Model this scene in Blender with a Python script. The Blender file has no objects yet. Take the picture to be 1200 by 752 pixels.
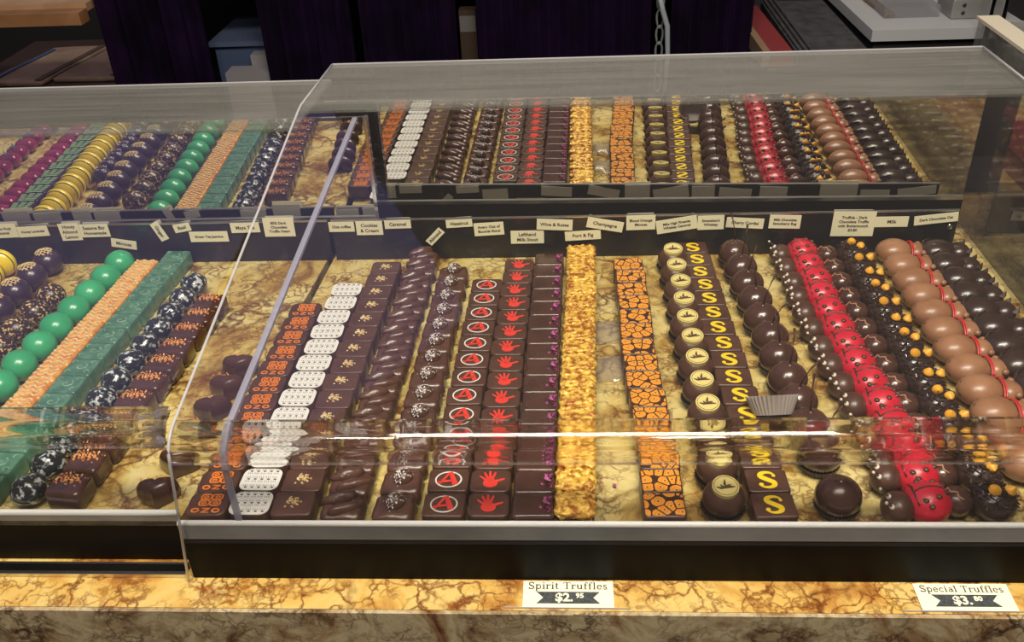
import bpy, bmesh, math, random
from mathutils import Matrix, Vector, Euler, noise
random.seed(7)
PI = math.pi
SC = bpy.context.scene
COL = SC.collection

# ------------------------------------------------------------------ camera
F_PX = 1100.0
VX, VY = 660.0, -330.0
Yc = Vector((VX - 600, 376 - VY, -F_PX))
Xc = Vector((17900.0, 184.0, 0.0)); Xc.z = -(Xc.x * Yc.x + Xc.y * Yc.y) / Yc.z
Yc.normalize(); Xc.normalize(); Zc = Xc.cross(Yc)
CAM_H = 0.506
cam_d = bpy.data.cameras.new('camera'); cam = bpy.data.objects.new('camera', cam_d); COL.objects.link(cam)
R = Matrix((Xc, Yc, Zc))                      # rows: the world axes seen in the camera = camera-to-world rotation
cam.matrix_world = Matrix.Translation((0, 0, CAM_H)) @ R.to_4x4()
cam_d.sensor_fit = 'HORIZONTAL'; cam_d.sensor_width = 36.0; cam_d.lens = 36.0 * F_PX / 1200.0
cam_d.clip_start = 0.02; cam_d.clip_end = 60
SC.camera = cam

# ------------------------------------------------------------------ world, light, exposure
W = bpy.data.worlds.new('room_air'); SC.world = W; W.use_nodes = True
W.node_tree.nodes['Background'].inputs[0].default_value = (1.0, 0.86, 0.74, 1)
W.node_tree.nodes['Background'].inputs[1].default_value = 0.10
SC.view_settings.view_transform = 'Standard'; SC.view_settings.look = 'None'
SC.view_settings.gamma = 1; SC.view_settings.use_curve_mapping = False
SC.view_settings.exposure = 0.14
try:
    SC.cycles.transparent_max_bounces = 32; SC.cycles.max_bounces = 14
    SC.cycles.glossy_bounces = 8; SC.cycles.transmission_bounces = 10
    SC.cycles.sample_clamp_indirect = 4.0
except Exception:
    pass

def area(name, loc, target, sx, sy, power, col):
    l = bpy.data.lights.new(name, 'AREA'); l.shape = 'RECTANGLE'; l.size = sx; l.size_y = sy
    l.energy = power; l.color = col
    o = bpy.data.objects.new(name, l); COL.objects.link(o); o.location = loc
    o.rotation_euler = (Vector(target) - Vector(loc)).to_track_quat('-Z', 'Y').to_euler()
    return o
area('ceiling_panel_light', (0.10, 0.12, 1.75), (0.05, 0.62, 0), 1.1, 0.30, 41, (1.0, 0.92, 0.78))
area('front_spot_light', (0.25, -0.05, 1.35), (0.1, 0.5, -0.02), 0.14, 0.10, 4.5, (1.0, 0.88, 0.70))
area('front_spot_light', (-0.45, -0.05, 1.35), (-0.3, 0.5, -0.02), 0.14, 0.10, 4, (1.0, 0.88, 0.70))
area('violet_veil_fill', (-1.7, 1.9, 1.9), (-0.6, 0.7, 0.1), 2.2, 2.0, 4.6, (0.42, 0.36, 1.0))  # added violet source; its reflection in the shell veils the left case
area('back_wall_fill', (0.1, 2.12, 1.02), (0.1, 2.6, 0.72), 2.2, 0.16, 5, (1.0, 0.88, 0.78))  # added fill; brightens the unseen wall that the flat tops mirror

# ------------------------------------------------------------------ materials
def new_mat(name):
    m = bpy.data.materials.new(name); m.use_nodes = True
    return m, m.node_tree.nodes, m.node_tree.links
def bsdf(m): return m.node_tree.nodes['Principled BSDF']
def setp(m, col=None, rough=None, metal=None, coat=None, spec=None, sss=None):
    b = bsdf(m)
    if col is not None: b.inputs['Base Color'].default_value = (*col, 1)
    if rough is not None: b.inputs['Roughness'].default_value = rough
    if metal is not None: b.inputs['Metallic'].default_value = metal
    if coat is not None: b.inputs['Coat Weight'].default_value = coat; b.inputs['Coat Roughness'].default_value = 0.15
    if spec is not None: b.inputs['Specular IOR Level'].default_value = spec
def noisy(name, c1, c2, scale=60, rough=0.35, metal=0.0, bump=0.0, bscale=None, coat=None, detail=4, lo=0.35, hi=0.65, spec=None, rnd=True):
    m, N, L = new_mat(name)
    setp(m, c1, rough, metal, coat, spec)
    tc = N.new('ShaderNodeTexCoord'); src = tc.outputs['Object']
    if rnd:
        oi = N.new('ShaderNodeObjectInfo'); va = N.new('ShaderNodeVectorMath'); va.operation = 'ADD'
        mu = N.new('ShaderNodeMath'); mu.operation = 'MULTIPLY'; mu.inputs[1].default_value = 7.3
        L.new(oi.outputs['Random'], mu.inputs[0]); L.new(src, va.inputs[0]); L.new(mu.outputs[0], va.inputs[1]); src = va.outputs[0]
    n = N.new('ShaderNodeTexNoise'); n.inputs['Scale'].default_value = scale; n.inputs['Detail'].default_value = detail
    L.new(src, n.inputs['Vector'])
    r = N.new('ShaderNodeValToRGB'); r.color_ramp.elements[0].position = lo; r.color_ramp.elements[1].position = hi
    r.color_ramp.elements[0].color = (*c1, 1); r.color_ramp.elements[1].color = (*c2, 1)
    L.new(n.outputs['Fac'], r.inputs[0]); L.new(r.outputs[0], bsdf(m).inputs['Base Color'])
    if bump:
        n2 = N.new('ShaderNodeTexNoise'); n2.inputs['Scale'].default_value = bscale or scale; n2.inputs['Detail'].default_value = 5
        L.new(src, n2.inputs['Vector'])
        b = N.new('ShaderNodeBump'); b.inputs['Strength'].default_value = bump; b.inputs['Distance'].default_value = 0.002
        L.new(n2.outputs['Fac'], b.inputs['Height']); L.new(b.outputs[0], bsdf(m).inputs['Normal'])
    return m
def marble(name, stops, vein, vein2, s=9.0, rough=0.18, amt=(0.95, 0.8), gain=1.0):
    m, N, L = new_mat(name); setp(m, stops[0], rough)
    tc = N.new('ShaderNodeTexCoord')
    nz = N.new('ShaderNodeTexNoise'); nz.inputs['Scale'].default_value = s * 1.6; nz.inputs['Detail'].default_value = 9; nz.inputs['Roughness'].default_value = 0.66; nz.inputs['Distortion'].default_value = 0.8
    L.new(tc.outputs['Object'], nz.inputs['Vector'])
    r = N.new('ShaderNodeValToRGB'); cr = r.color_ramp
    cr.elements[0].position = 0.32; cr.elements[0].color = (*stops[0], 1); cr.elements[1].position = 0.68; cr.elements[1].color = (*stops[-1], 1)
    for i, c in enumerate(stops[1:-1]):
        e = cr.elements.new(0.32 + 0.36 * (i + 1) / (len(stops) - 1)); e.color = (*c, 1)
    L.new(nz.outputs['Fac'], r.inputs[0]); prev = r.outputs[0]
    # three scales of warped, broken veins
    for k, (sc, wid, col, am, ds, dsc) in enumerate(((s * 1.2, 0.030, vein, amt[0], 0.10, s * 1.3), (s * 2.7, 0.034, vein2, amt[1], 0.05, s * 3), (s * 6.5, 0.05, vein2, amt[1] * 0.8, 0.02, s * 7))):
        n2 = N.new('ShaderNodeTexNoise'); n2.inputs['Scale'].default_value = dsc; n2.inputs['Detail'].default_value = 6
        L.new(tc.outputs['Object'], n2.inputs['Vector'])
        mm = N.new('ShaderNodeVectorMath'); mm.operation = 'MULTIPLY_ADD'; mm.inputs[1].default_value = (ds * 2.2,) * 3
        L.new(n2.outputs['Color'], mm.inputs[0]); L.new(tc.outputs['Object'], mm.inputs[2])
        v = N.new('ShaderNodeTexVoronoi'); v.feature = 'DISTANCE_TO_EDGE'; v.inputs['Scale'].default_value = sc
        L.new(mm.outputs[0], v.inputs['Vector'])
        vr = N.new('ShaderNodeValToRGB'); vr.color_ramp.elements[0].position = 0.0; vr.color_ramp.elements[1].position = wid * 2.2
        vr.color_ramp.elements[0].color = (am,) * 3 + (1,); vr.color_ramp.elements[1].color = (0, 0, 0, 1)
        L.new(v.outputs['Distance'], vr.inputs[0])
        n3 = N.new('ShaderNodeTexNoise'); n3.inputs['Scale'].default_value = s * (1.0 + k); L.new(tc.outputs['Object'], n3.inputs['Vector'])
        mu = N.new('ShaderNodeMath'); mu.operation = 'MULTIPLY_ADD'; mu.inputs[1].default_value = 5.0 * gain; mu.inputs[2].default_value = -2.1 * gain; mu.use_clamp = True
        L.new(n3.outputs['Fac'], mu.inputs[0])
        m2 = N.new('ShaderNodeMath'); m2.operation = 'MULTIPLY'; L.new(mu.outputs[0], m2.inputs[0]); L.new(vr.outputs[0], m2.inputs[1])
        mx = N.new('ShaderNodeMixRGB'); L.new(m2.outputs[0], mx.inputs[0]); L.new(prev, mx.inputs[1]); mx.inputs[2].default_value = (*col, 1)
        prev = mx.outputs[0]
    L.new(prev, bsdf(m).inputs['Base Color'])
    return m
def clear_mat(name, tint=(0.97, 0.97, 0.98), dust=0.0, dustcol=(0.5, 0.48, 0.5), ior=1.49, rough=0.015, scratch=False):
    m, N, L = new_mat(name); N.remove(bsdf(m)); out = N['Material Output']
    g = N.new('ShaderNodeNewGeometry'); fr = N.new('ShaderNodeFresnel')
    mp = N.new('ShaderNodeMath'); mp.operation = 'MULTIPLY_ADD'; mp.inputs[1].default_value = 1 / ior - ior; mp.inputs[2].default_value = ior
    L.new(g.outputs['Backfacing'], mp.inputs[0]); L.new(mp.outputs[0], fr.inputs['IOR'])
    t = N.new('ShaderNodeBsdfTransparent'); t.inputs[0].default_value = (*tint, 1)
    gl = N.new('ShaderNodeBsdfGlossy'); gl.inputs['Roughness'].default_value = rough
    a = N.new('ShaderNodeMixShader'); L.new(fr.outputs[0], a.inputs[0]); L.new(t.outputs[0], a.inputs[1]); L.new(gl.outputs[0], a.inputs[2])
    last = a.outputs[0]
    if dust:
        d = N.new('ShaderNodeBsdfDiffuse'); d.inputs[0].default_value = (*dustcol, 1)
        b = N.new('ShaderNodeMixShader'); b.inputs[0].default_value = dust
        if scratch:
            tc = N.new('ShaderNodeTexCoord'); mpg = N.new('ShaderNodeMapping'); mpg.inputs['Scale'].default_value = (3, 60, 60)
            nz = N.new('ShaderNodeTexNoise'); nz.inputs['Scale'].default_value = 2.5; nz.inputs['Detail'].default_value = 5
            L.new(tc.outputs['Object'], mpg.inputs[0]); L.new(mpg.outputs[0], nz.inputs['Vector'])
            mu = N.new('ShaderNodeMath'); mu.operation = 'MULTIPLY'; mu.inputs[1].default_value = dust * 2; L.new(nz.outputs['Fac'], mu.inputs[0]); L.new(mu.outputs[0], b.inputs[0])
        L.new(last, b.inputs[1]); L.new(d.outputs[0], b.inputs[2]); last = b.outputs[0]
    L.new(last, out.inputs[0])
    return m
def flat(name, col, rough=0.5, metal=0.0, coat=None, spec=None):
    m, N, L = new_mat(name); setp(m, col, rough, metal, coat, spec); return m

M = {}
M['choc'] = noisy('dark_chocolate', (0.066, 0.028, 0.017), (0.095, 0.042, 0.026), 70, 0.36, coat=0.15)
M['choc_gloss'] = noisy('glossy_dark_chocolate', (0.055, 0.022, 0.015), (0.078, 0.033, 0.022), 60, 0.24, coat=0.5)
M['choc_melt'] = noisy('enrobed_chocolate', (0.070, 0.028, 0.018), (0.105, 0.046, 0.030), 90, 0.30, bump=0.35, bscale=130, coat=0.25)
M['choc_black'] = noisy('bitter_chocolate', (0.028, 0.015, 0.011), (0.044, 0.023, 0.017), 60, 0.27, coat=0.3)
M['milk'] = noisy('milk_chocolate', (0.27, 0.125, 0.060), (0.36, 0.175, 0.088), 50, 0.36, coat=0.15)
M['milk_dark'] = flat('milk_chocolate_trim', (0.07, 0.03, 0.018), 0.4)
M['orange'] = flat('orange_print', (0.82, 0.22, 0.02), 0.45)
M['white'] = flat('white_print', (0.78, 0.77, 0.72), 0.45)
M['black'] = flat('black_print', (0.02, 0.018, 0.018), 0.5)
M['red'] = flat('red_print', (0.72, 0.045, 0.03), 0.45)
M['gold_crumb'] = noisy('pale_gold_crumb', (0.62, 0.42, 0.16), (0.85, 0.70, 0.38), 300, 0.5)
M['salt'] = noisy('salt_crystal', (0.62, 0.60, 0.60), (0.9, 0.88, 0.86), 300, 0.35)
M['rose'] = noisy('dried_rose_petal', (0.22, 0.02, 0.12), (0.50, 0.09, 0.30), 200, 0.5)
M['gold_nut'] = noisy('gold_leaf_swirl', (0.38, 0.12, 0.008), (0.95, 0.60, 0.10), 190, 0.30, 0.2, bump=1.0, bscale=240, lo=0.40, hi=0.56)
M['seal'] = flat('cream_gold_seal', (0.72, 0.60, 0.22), 0.4)
M['seal_ink'] = flat('brown_seal_ink', (0.10, 0.06, 0.02), 0.5)
M['yellow'] = flat('yellow_print', (0.88, 0.62, 0.02), 0.42)
M['cup'] = flat('brown_glassine_paper', (0.035, 0.02, 0.014), 0.45)
M['cup_silver'] = flat('waxed_grey_paper', (0.36, 0.31, 0.28), 0.28)
M['stem'] = flat('cherry_stem', (0.05, 0.018, 0.010), 0.5)
M['lady'] = noisy('red_cocoa_butter', (0.52, 0.010, 0.028), (0.64, 0.022, 0.050), 60, 0.33, coat=0.25)
M['eye'] = flat('white_chocolate_dot', (0.75, 0.68, 0.55), 0.35)
M['chip'] = flat('butterscotch_chip', (0.86, 0.42, 0.035), 0.38)
M['caramel_line'] = flat('piped_caramel_line', (0.42, 0.22, 0.13), 0.35)
M['ribbon'] = flat('red_icing_band', (0.62, 0.03, 0.03), 0.4)
M['flake'] = noisy('orange_sugar_flake', (0.70, 0.20, 0.04), (0.92, 0.48, 0.16), 300, 0.35)
M['teal'] = noisy('green_pearl_coating', (0.07, 0.20, 0.13), (0.14, 0.32, 0.22), 90, 0.30, 0.25)
M['teal_top'] = noisy('green_pearl_relief', (0.16, 0.36, 0.25), (0.42, 0.62, 0.48), 240, 0.28, 0.3, bump=0.6, bscale=200)
M['copper'] = noisy('orange_pearl_coating', (0.72, 0.22, 0.03), (0.95, 0.55, 0.16), 120, 0.32, 0.25, bump=0.4, bscale=110)
M['ball'] = noisy('mint_green_shell', (0.03, 0.34, 0.14), (0.045, 0.42, 0.18), 40, 0.30, coat=0.3)
M['lemon'] = noisy('yellow_shell', (0.93, 0.68, 0.01), (0.96, 0.76, 0.02), 40, 0.28, coat=0.4)
M['plum'] = flat('plum_shell', (0.035, 0.018, 0.035), 0.3, coat=0.3)
M['berry'] = noisy('magenta_shell', (0.20, 0.008, 0.045), (0.34, 0.02, 0.08), 60, 0.16, coat=0.7)
M['mint_print'] = flat('pale_green_print', (0.30, 0.52, 0.26), 0.4)
M['lav'] = noisy('lavender_crystal', (0.35, 0.30, 0.46), (0.68, 0.64, 0.76), 300, 0.4)
M['card'] = flat('cream_card', (0.88, 0.85, 0.58), 0.6)
M['price'] = flat('ivory_price_card', (0.88, 0.86, 0.64), 0.45)
M['card_back'] = flat('grey_card_back', (0.50, 0.48, 0.42), 0.7)
M['ink'] = flat('card_ink', (0.05, 0.03, 0.03), 0.6)
M['banner'] = noisy('charcoal_banner_ink', (0.035, 0.04, 0.045), (0.075, 0.08, 0.085), 500, 0.5)
M['strip'] = noisy('dusty_black_plastic', (0.010, 0.010, 0.010), (0.05, 0.045, 0.05), 55, 0.32, lo=0.55, hi=0.85, rnd=False)
M['base'] = noisy('black_case_plinth', (0.003, 0.003, 0.003), (0.007, 0.006, 0.005), 12, 0.45, spec=0.12, rnd=False)
M['steel'] = noisy('brushed_aluminium', (0.62, 0.62, 0.62), (0.8, 0.8, 0.8), 25, 0.28, 1.0, rnd=False)
M['rail'] = noisy('satin_aluminium_rail', (0.20, 0.21, 0.22), (0.42, 0.42, 0.42), 9, 0.40, 0.10, rnd=False)  # face darkened in colour so it grades down from the bright top line
M['rail_shine'] = flat('polished_rail_lip', (0.95, 0.95, 0.93), 0.3)  # near-white colour stands in for the highlight along the rail's top
M['chrome'] = flat('chrome_trim', (0.75, 0.75, 0.78), 0.12, 1.0)
M['mirror'] = flat('mirror_silvering', (0.80, 0.79, 0.76), 0.0, 1.0)
M['edge'] = clear_mat('polished_acrylic_edge', (0.75, 0.76, 0.80), 0.45, (0.75, 0.74, 0.78), rough=0.2)
M['rib'] = clear_mat('milky_acrylic_rib', (0.8, 0.8, 0.86), 0.55, (0.42, 0.42, 0.52), rough=0.3)
M['clear'] = clear_mat('clear_acrylic', (0.985, 0.985, 0.985), 0.005, (0.6, 0.58, 0.66))
M['clear_top'] = clear_mat('dusty_clear_acrylic', (0.80, 0.79, 0.78), 0.11, (0.50, 0.52, 0.48), rough=0.09, scratch=True)
M['film'] = clear_mat('clear_cellophane', (0.9, 0.88, 0.84), 0.10, (0.8, 0.76, 0.7), rough=0.08)
g, N, L = new_mat('moulded_acrylic_bend'); setp(g, (0.97, 0.97, 0.98), 0.035); bsdf(g).inputs['Transmission Weight'].default_value = 1; bsdf(g).inputs['IOR'].default_value = 1.45
_o = N['Material Output']; _t = N.new('ShaderNodeBsdfTransparent'); _x = N.new('ShaderNodeMixShader'); _x.inputs[0].default_value = 0.25
L.new(bsdf(g).outputs[0], _x.inputs[1]); L.new(_t.outputs[0], _x.inputs[2]); L.new(_x.outputs[0], _o.inputs[0])
M['bend'] = g
M['stone'] = marble('golden_marble', [(0.19, 0.085, 0.022), (0.44, 0.28, 0.075), (0.62, 0.48, 0.16), (0.70, 0.59, 0.26), (0.46, 0.30, 0.085)], (0.10, 0.030, 0.010), (0.15, 0.052, 0.012), 9.0, amt=(1.0, 0.95), gain=1.3)
M['stone_ledge'] = marble('orange_gold_marble', [(0.18, 0.055, 0.014), (0.46, 0.23, 0.055), (0.62, 0.40, 0.11), (0.66, 0.48, 0.17), (0.30, 0.11, 0.025)], (0.12, 0.03, 0.010), (0.16, 0.045, 0.012), 9.0, amt=(1.0, 0.95), gain=1.35)
M['stone_front'] = marble('brown_veined_marble', [(0.12, 0.05, 0.025), (0.34, 0.25, 0.14), (0.52, 0.43, 0.27), (0.34, 0.23, 0.12), (0.12, 0.035, 0.015)], (0.05, 0.012, 0.006), (0.04, 0.014, 0.008), 10.0)
def curtain_mat():
    m = noisy('deep_violet_velvet', (0.0022, 0.0006, 0.0045), (0.008, 0.002, 0.016), 12, 0.8, spec=0.08, rnd=False)
    bsdf(m).inputs['Sheen Weight'].default_value = 0.04; bsdf(m).inputs['Sheen Tint'].default_value = (0.35, 0.2, 0.8, 1); return m
M['curtain'] = curtain_mat()
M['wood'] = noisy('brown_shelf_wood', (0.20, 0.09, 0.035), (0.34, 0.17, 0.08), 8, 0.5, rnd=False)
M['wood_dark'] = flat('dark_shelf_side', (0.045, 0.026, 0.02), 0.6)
M['kraft'] = noisy('kraft_paper', (0.24, 0.16, 0.11), (0.32, 0.23, 0.17), 20, 0.7)
M['kraft_dark'] = flat('kraft_fold', (0.10, 0.065, 0.045), 0.7)
M['blue'] = flat('blue_stamp', (0.05, 0.10, 0.24), 0.6)
M['tub'] = flat('cloudy_blue_plastic', (0.05, 0.07, 0.14), 0.4)
M['box'] = flat('dull_white_carton', (0.20, 0.19, 0.21), 0.7)
M['blackroom'] = flat('unlit_black_paint', (0.004, 0.003, 0.005), 0.8)
M['wall'] = flat('taupe_wall_paint', (0.42, 0.37, 0.34), 0.8)
M['mat'] = noisy('grey_black_rubber', (0.020, 0.021, 0.026), (0.05, 0.052, 0.062), 40, 0.45, rnd=False)
M['board'] = flat('grey_white_cutting_board', (0.42, 0.43, 0.46), 0.4)
M['redpaper'] = flat('dark_red_paper', (0.20, 0.012, 0.02), 0.5)
M['cardwood'] = flat('light_brown_board', (0.22, 0.14, 0.08), 0.6)
def print_mat():
    m, N, L = new_mat('orange_cell_print'); setp(m, (0.8, 0.3, 0.03), 0.38)
    tc = N.new('ShaderNodeTexCoord'); oi = N.new('ShaderNodeObjectInfo')
    mu = N.new('ShaderNodeMath'); mu.operation = 'MULTIPLY'; mu.inputs[1].default_value = 3.0
    va = N.new('ShaderNodeVectorMath'); va.operation = 'ADD'; L.new(oi.outputs['Random'], mu.inputs[0]); L.new(tc.outputs['Object'], va.inputs[0]); L.new(mu.outputs[0], va.inputs[1])
    def vor(feat):
        v = N.new('ShaderNodeTexVoronoi'); v.voronoi_dimensions = '2D'; v.feature = feat; v.inputs['Scale'].default_value = 112; v.inputs['Randomness'].default_value = 0.85
        L.new(va.outputs[0], v.inputs['Vector']); return v
    v = vor('F1'); r = N.new('ShaderNodeValToRGB'); c = r.color_ramp; c.interpolation = 'CONSTANT'
    c.elements[0].position = 0; c.elements[0].color = (0.10, 0.05, 0.05, 1); c.elements[1].position = 0.09; c.elements[1].color = (0.86, 0.36, 0.035, 1)
    for p, k in ((0.26, (0.34, 0.11, 0.02, 1)), (0.29, (0.84, 0.32, 0.03, 1)), (0.58, (0.05, 0.02, 0.015, 1))):
        e = c.elements.new(p); e.color = k
    L.new(v.outputs['Distance'], r.inputs[0])
    e1 = vor('DISTANCE_TO_EDGE'); lt = N.new('ShaderNodeMath'); lt.operation = 'LESS_THAN'; lt.inputs[1].default_value = 0.065; L.new(e1.outputs['Distance'], lt.inputs[0])
    mx = N.new('ShaderNodeMixRGB'); L.new(lt.outputs[0], mx.inputs[0]); L.new(r.outputs[0], mx.inputs[1]); mx.inputs[2].default_value = (0.05, 0.02, 0.015, 1)
    L.new(mx.outputs[0], bsdf(m).inputs['Base Color']); return m
M['cells'] = print_mat()
M['marbled'] = noisy('black_and_white_marbled_shell', (0.012, 0.018, 0.020), (0.62, 0.66, 0.66), 210, 0.14, coat=0.9, bump=0.5, bscale=150, lo=0.54, hi=0.63, detail=9)
M['speckle'] = noisy('gold_speckled_shell', (0.035, 0.018, 0.015), (0.72, 0.50, 0.20), 330, 0.3, lo=0.56, hi=0.62, detail=2)

# ------------------------------------------------------------------ mesh helpers
class MB:
    def __init__(s): s.v = []; s.f = []
    def add(s, vs, fs, mat=None):
        o = len(s.v)
        s.v += [tuple((mat @ Vector(p)) if mat else p) for p in vs]
        s.f += [tuple(i + o for i in f) for f in fs]; return s
    def box(s, x0, x1, y0, y1, z0, z1, mat=None):
        v = [(x0, y0, z0), (x1, y0, z0), (x1, y1, z0), (x0, y1, z0), (x0, y0, z1), (x1, y0, z1), (x1, y1, z1), (x0, y1, z1)]
        return s.add(v, [(0, 3, 2, 1), (4, 5, 6, 7), (0, 1, 5, 4), (1, 2, 6, 5), (2, 3, 7, 6), (3, 0, 4, 7)], mat)
    def rbox(s, w, d, h, r, rt=None, mat=None, taper=0.0, disp=0.0, dsc=150, seed=0, n=3, core=1):
        """rounded box standing on z=0; r: corner radius seen from above, rt: top edge radius"""
        rt = rt or r * 0.5
        def axis(half, rr):
            a = [-half + rr * k / n for k in range(n)]; m = [(-half + rr) + (2 * (half - rr)) * k / core for k in range(core + 1)]
            b = [half - rr + rr * (k + 1) / n for k in range(n)]; return a + m + b
        hx, hy, hz = w / 2, d / 2, h / 2
        ax, ay, az = axis(hx, r), axis(hy, r), axis(hz, rt)
        idx = {}; vs = []; fs = []
        def vert(i, j, k):
            key = (i, j, k)
            if key in idx: return idx[key]
            q = Vector((ax[i], ay[j], az[k]))
            c = Vector((max(-hx + r, min(hx - r, q.x)), max(-hy + r, min(hy - r, q.y)), 0))
            p2 = Vector((q.x - c.x, q.y - c.y)); l2 = max(abs(p2.x), abs(p2.y)) / r
            if p2.length > 1e-9: p2 = p2.normalized() * l2
            inset = 0; z = q.z
            dz = (abs(q.z) - (hz - rt)) / rt
            if dz > 0:
                on_cap = (k == 0 or k == len(az) - 1)
                ang = dz
                if on_cap:
                    # spread the cap: outer ring lands where the side meets it
                    z = math.copysign(hz, q.z)
                    lim = 1 - rt / r if rt < r else 0
                    # shrink whole cap towards the centre by rt
                    sx = (hx - rt) / hx; sy = (hy - rt) / hy
                    P = Vector(((c.x + p2.x * r) * sx, (c.y + p2.y * r) * sy, z))
                    idx[key] = len(vs); vs.append(P); return idx[key]
                a = dz * PI / 2
                z = math.copysign(hz - rt + rt * math.sin(a), q.z)
                k2 = rt * (1 - math.cos(a))
                sx = (hx - k2) / hx; sy = (hy - k2) / hy
                P = Vector(((c.x + p2.x * r) * sx, (c.y + p2.y * r) * sy, z))
            else:
                P = Vector((c.x + p2.x * r, c.y + p2.y * r, z))
            idx[key] = len(vs); vs.append(P); return idx[key]
        nx, ny, nz = len(ax) - 1, len(ay) - 1, len(az) - 1
        for i in range(nx):
            for j in range(ny):
                fs.append((vert(i, j, nz), vert(i + 1, j, nz), vert(i + 1, j + 1, nz), vert(i, j + 1, nz)))
                fs.append((vert(i, j, 0), vert(i, j + 1, 0), vert(i + 1, j + 1, 0), vert(i + 1, j, 0)))
        for k in range(nz):
            for i in range(nx):
                fs.append((vert(i, 0, k), vert(i + 1, 0, k), vert(i + 1, 0, k + 1), vert(i, 0, k + 1)))
                fs.append((vert(i, ny, k), vert(i, ny, k + 1), vert(i + 1, ny, k + 1), vert(i + 1, ny, k)))
            for j in range(ny):
                fs.append((vert(0, j, k), vert(0, j, k + 1), vert(0, j + 1, k + 1), vert(0, j + 1, k)))
                fs.append((vert(nx, j, k), vert(nx, j + 1, k), vert(nx, j + 1, k + 1), vert(nx, j, k + 1)))
        out = []
        for p in vs:
            p = p.copy(); p.z += hz
            if taper: t = 1 + taper * (1 - p.z / h); p.x *= t; p.y *= t
            if disp:
                nv = noise.noise_vector(p * dsc + Vector((seed * 3.1, 0, 0))); p += nv * disp; p.z = max(p.z, 0)
            out.append(p)
        return s.add(out, fs, mat)
    def ball(s, c, rx, ry=None, rz=None, nu=20, nv=12, e=1.0, zmin=None, mat=None, disp=0.0, dsc=100, seed=0):
        ry = ry or rx; rz = rz or rx; vs = []; fs = []
        for i in range(nv + 1):
            th = PI * i / nv - PI / 2
            for j in range(nu):
                ph = 2 * PI * j / nu
                p = Vector((rx * math.cos(th) * math.cos(ph), ry * math.cos(th) * math.sin(ph), rz * math.sin(th)))
                if disp: p += noise.noise_vector(p * dsc + Vector((seed * 5.7, 1, 2))) * disp
                p += Vector(c)
                if zmin is not None: p.z = max(p.z, zmin)
                vs.append(p)
        for i in range(nv):
            for j in range(nu):
                a, b = i * nu + j, i * nu + (j + 1) % nu
                fs.append((a, b, b + nu, a + nu))
        return s.add(vs, fs, mat)
    def tube(s, pts, rad, n=6, mat=None, closed=False):
        pts = [Vector(p) for p in pts]; rads = rad if isinstance(rad, (list, tuple)) else [rad] * len(pts)
        vs = []; fs = []; m = len(pts)
        for i, p in enumerate(pts):
            if closed: t = pts[(i + 1) % m] - pts[i - 1]
            else: t = (pts[min(i + 1, m - 1)] - pts[max(i - 1, 0)])
            t = t.normalized(); up = Vector((0, 0, 1)) if abs(t.z) < 0.9 else Vector((0, 1, 0))
            a = t.cross(up).normalized(); b = a.cross(t)
            for j in range(n):
                q = 2 * PI * j / n; vs.append(p + (a * math.cos(q) + b * math.sin(q)) * rads[i])
        for i in range(m if closed else m - 1):
            for j in range(n):
                k = (i + 1) % m
                fs.append((i * n + j, i * n + (j + 1) % n, k * n + (j + 1) % n, k * n + j))
        if not closed: fs.append(tuple(range(n))[::-1]); fs.append(tuple((m - 1) * n + j for j in range(n)))
        return s.add(vs, fs, mat)
    def stroke(s, pts, w, z0, z1, closed=False, mat=None):
        """flat ribbon of the given widths, z0..z1 thick"""
        pts = [Vector((p[0], p[1])) for p in pts]; m = len(pts); ws = w if isinstance(w, (list, tuple)) else [w] * m
        vs = []; fs = []
        for i, p in enumerate(pts):
            t = (pts[(i + 1) % m] - pts[i - 1]) if closed else (pts[min(i + 1, m - 1)] - pts[max(i - 1, 0)])
            t = t.normalized() if t.length > 0 else Vector((1, 0)); nn = Vector((-t.y, t.x)) * ws[i] / 2
            a, b = p + nn, p - nn
            vs += [(a.x, a.y, z0), (b.x, b.y, z0), (b.x, b.y, z1), (a.x, a.y, z1)]
        for i in range(m if closed else m - 1):
            o, q = i * 4, ((i + 1) % m) * 4
            for k in range(4): fs.append((o + k, q + k, q + (k + 1) % 4, o + (k + 1) % 4))
        if not closed: fs += [(0, 1, 2, 3), (m * 4 - 1, m * 4 - 2, m * 4 - 3, m * 4 - 4)]
        return s.add(vs, fs, mat)
    def poly(s, pts, z0, z1, mat=None):
        m = len(pts); vs = [(x, y, z0) for x, y in pts] + [(x, y, z1) for x, y in pts]
        fs = [tuple(range(m))[::-1], tuple(range(m, 2 * m))] + [(i, (i + 1) % m, m + (i + 1) % m, m + i) for i in range(m)]
        return s.add(vs, fs, mat)
    def disc(s, x, y, r, z0, z1, n=24, ry=None, mat=None):
        ry = ry or r
        return s.poly([(x + r * math.cos(2 * PI * k / n), y + ry * math.sin(2 * PI * k / n)) for k in range(n)], z0, z1, mat)
    def mesh(s, name, mat, smooth=False, sharp=None):
        me = bpy.data.meshes.new(name); me.from_pydata([tuple(p) for p in s.v], [], s.f)
        bm = bmesh.new(); bm.from_mesh(me); bmesh.ops.remove_doubles(bm, verts=bm.verts, dist=1e-6); bmesh.ops.recalc_face_normals(bm, faces=bm.faces)
        bm.to_mesh(me); bm.free()
        me.materials.append(M[mat] if isinstance(mat, str) else mat)
        if smooth:
            me.polygons.foreach_set('use_smooth', [True] * len(me.polygons))
            if sharp: me.set_sharp_from_angle(angle=math.radians(sharp))
        me.update(); return me
def ringpts(x, y, r, n=20, ry=None, a0=0, a1=2 * PI, rot=0.0):
    ry = ry or r
    return [(x + r * math.cos(a0 + (a1 - a0) * k / n), y + ry * math.sin(a0 + (a1 - a0) * k / n)) for k in range(n)]
_tc = {}
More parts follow.
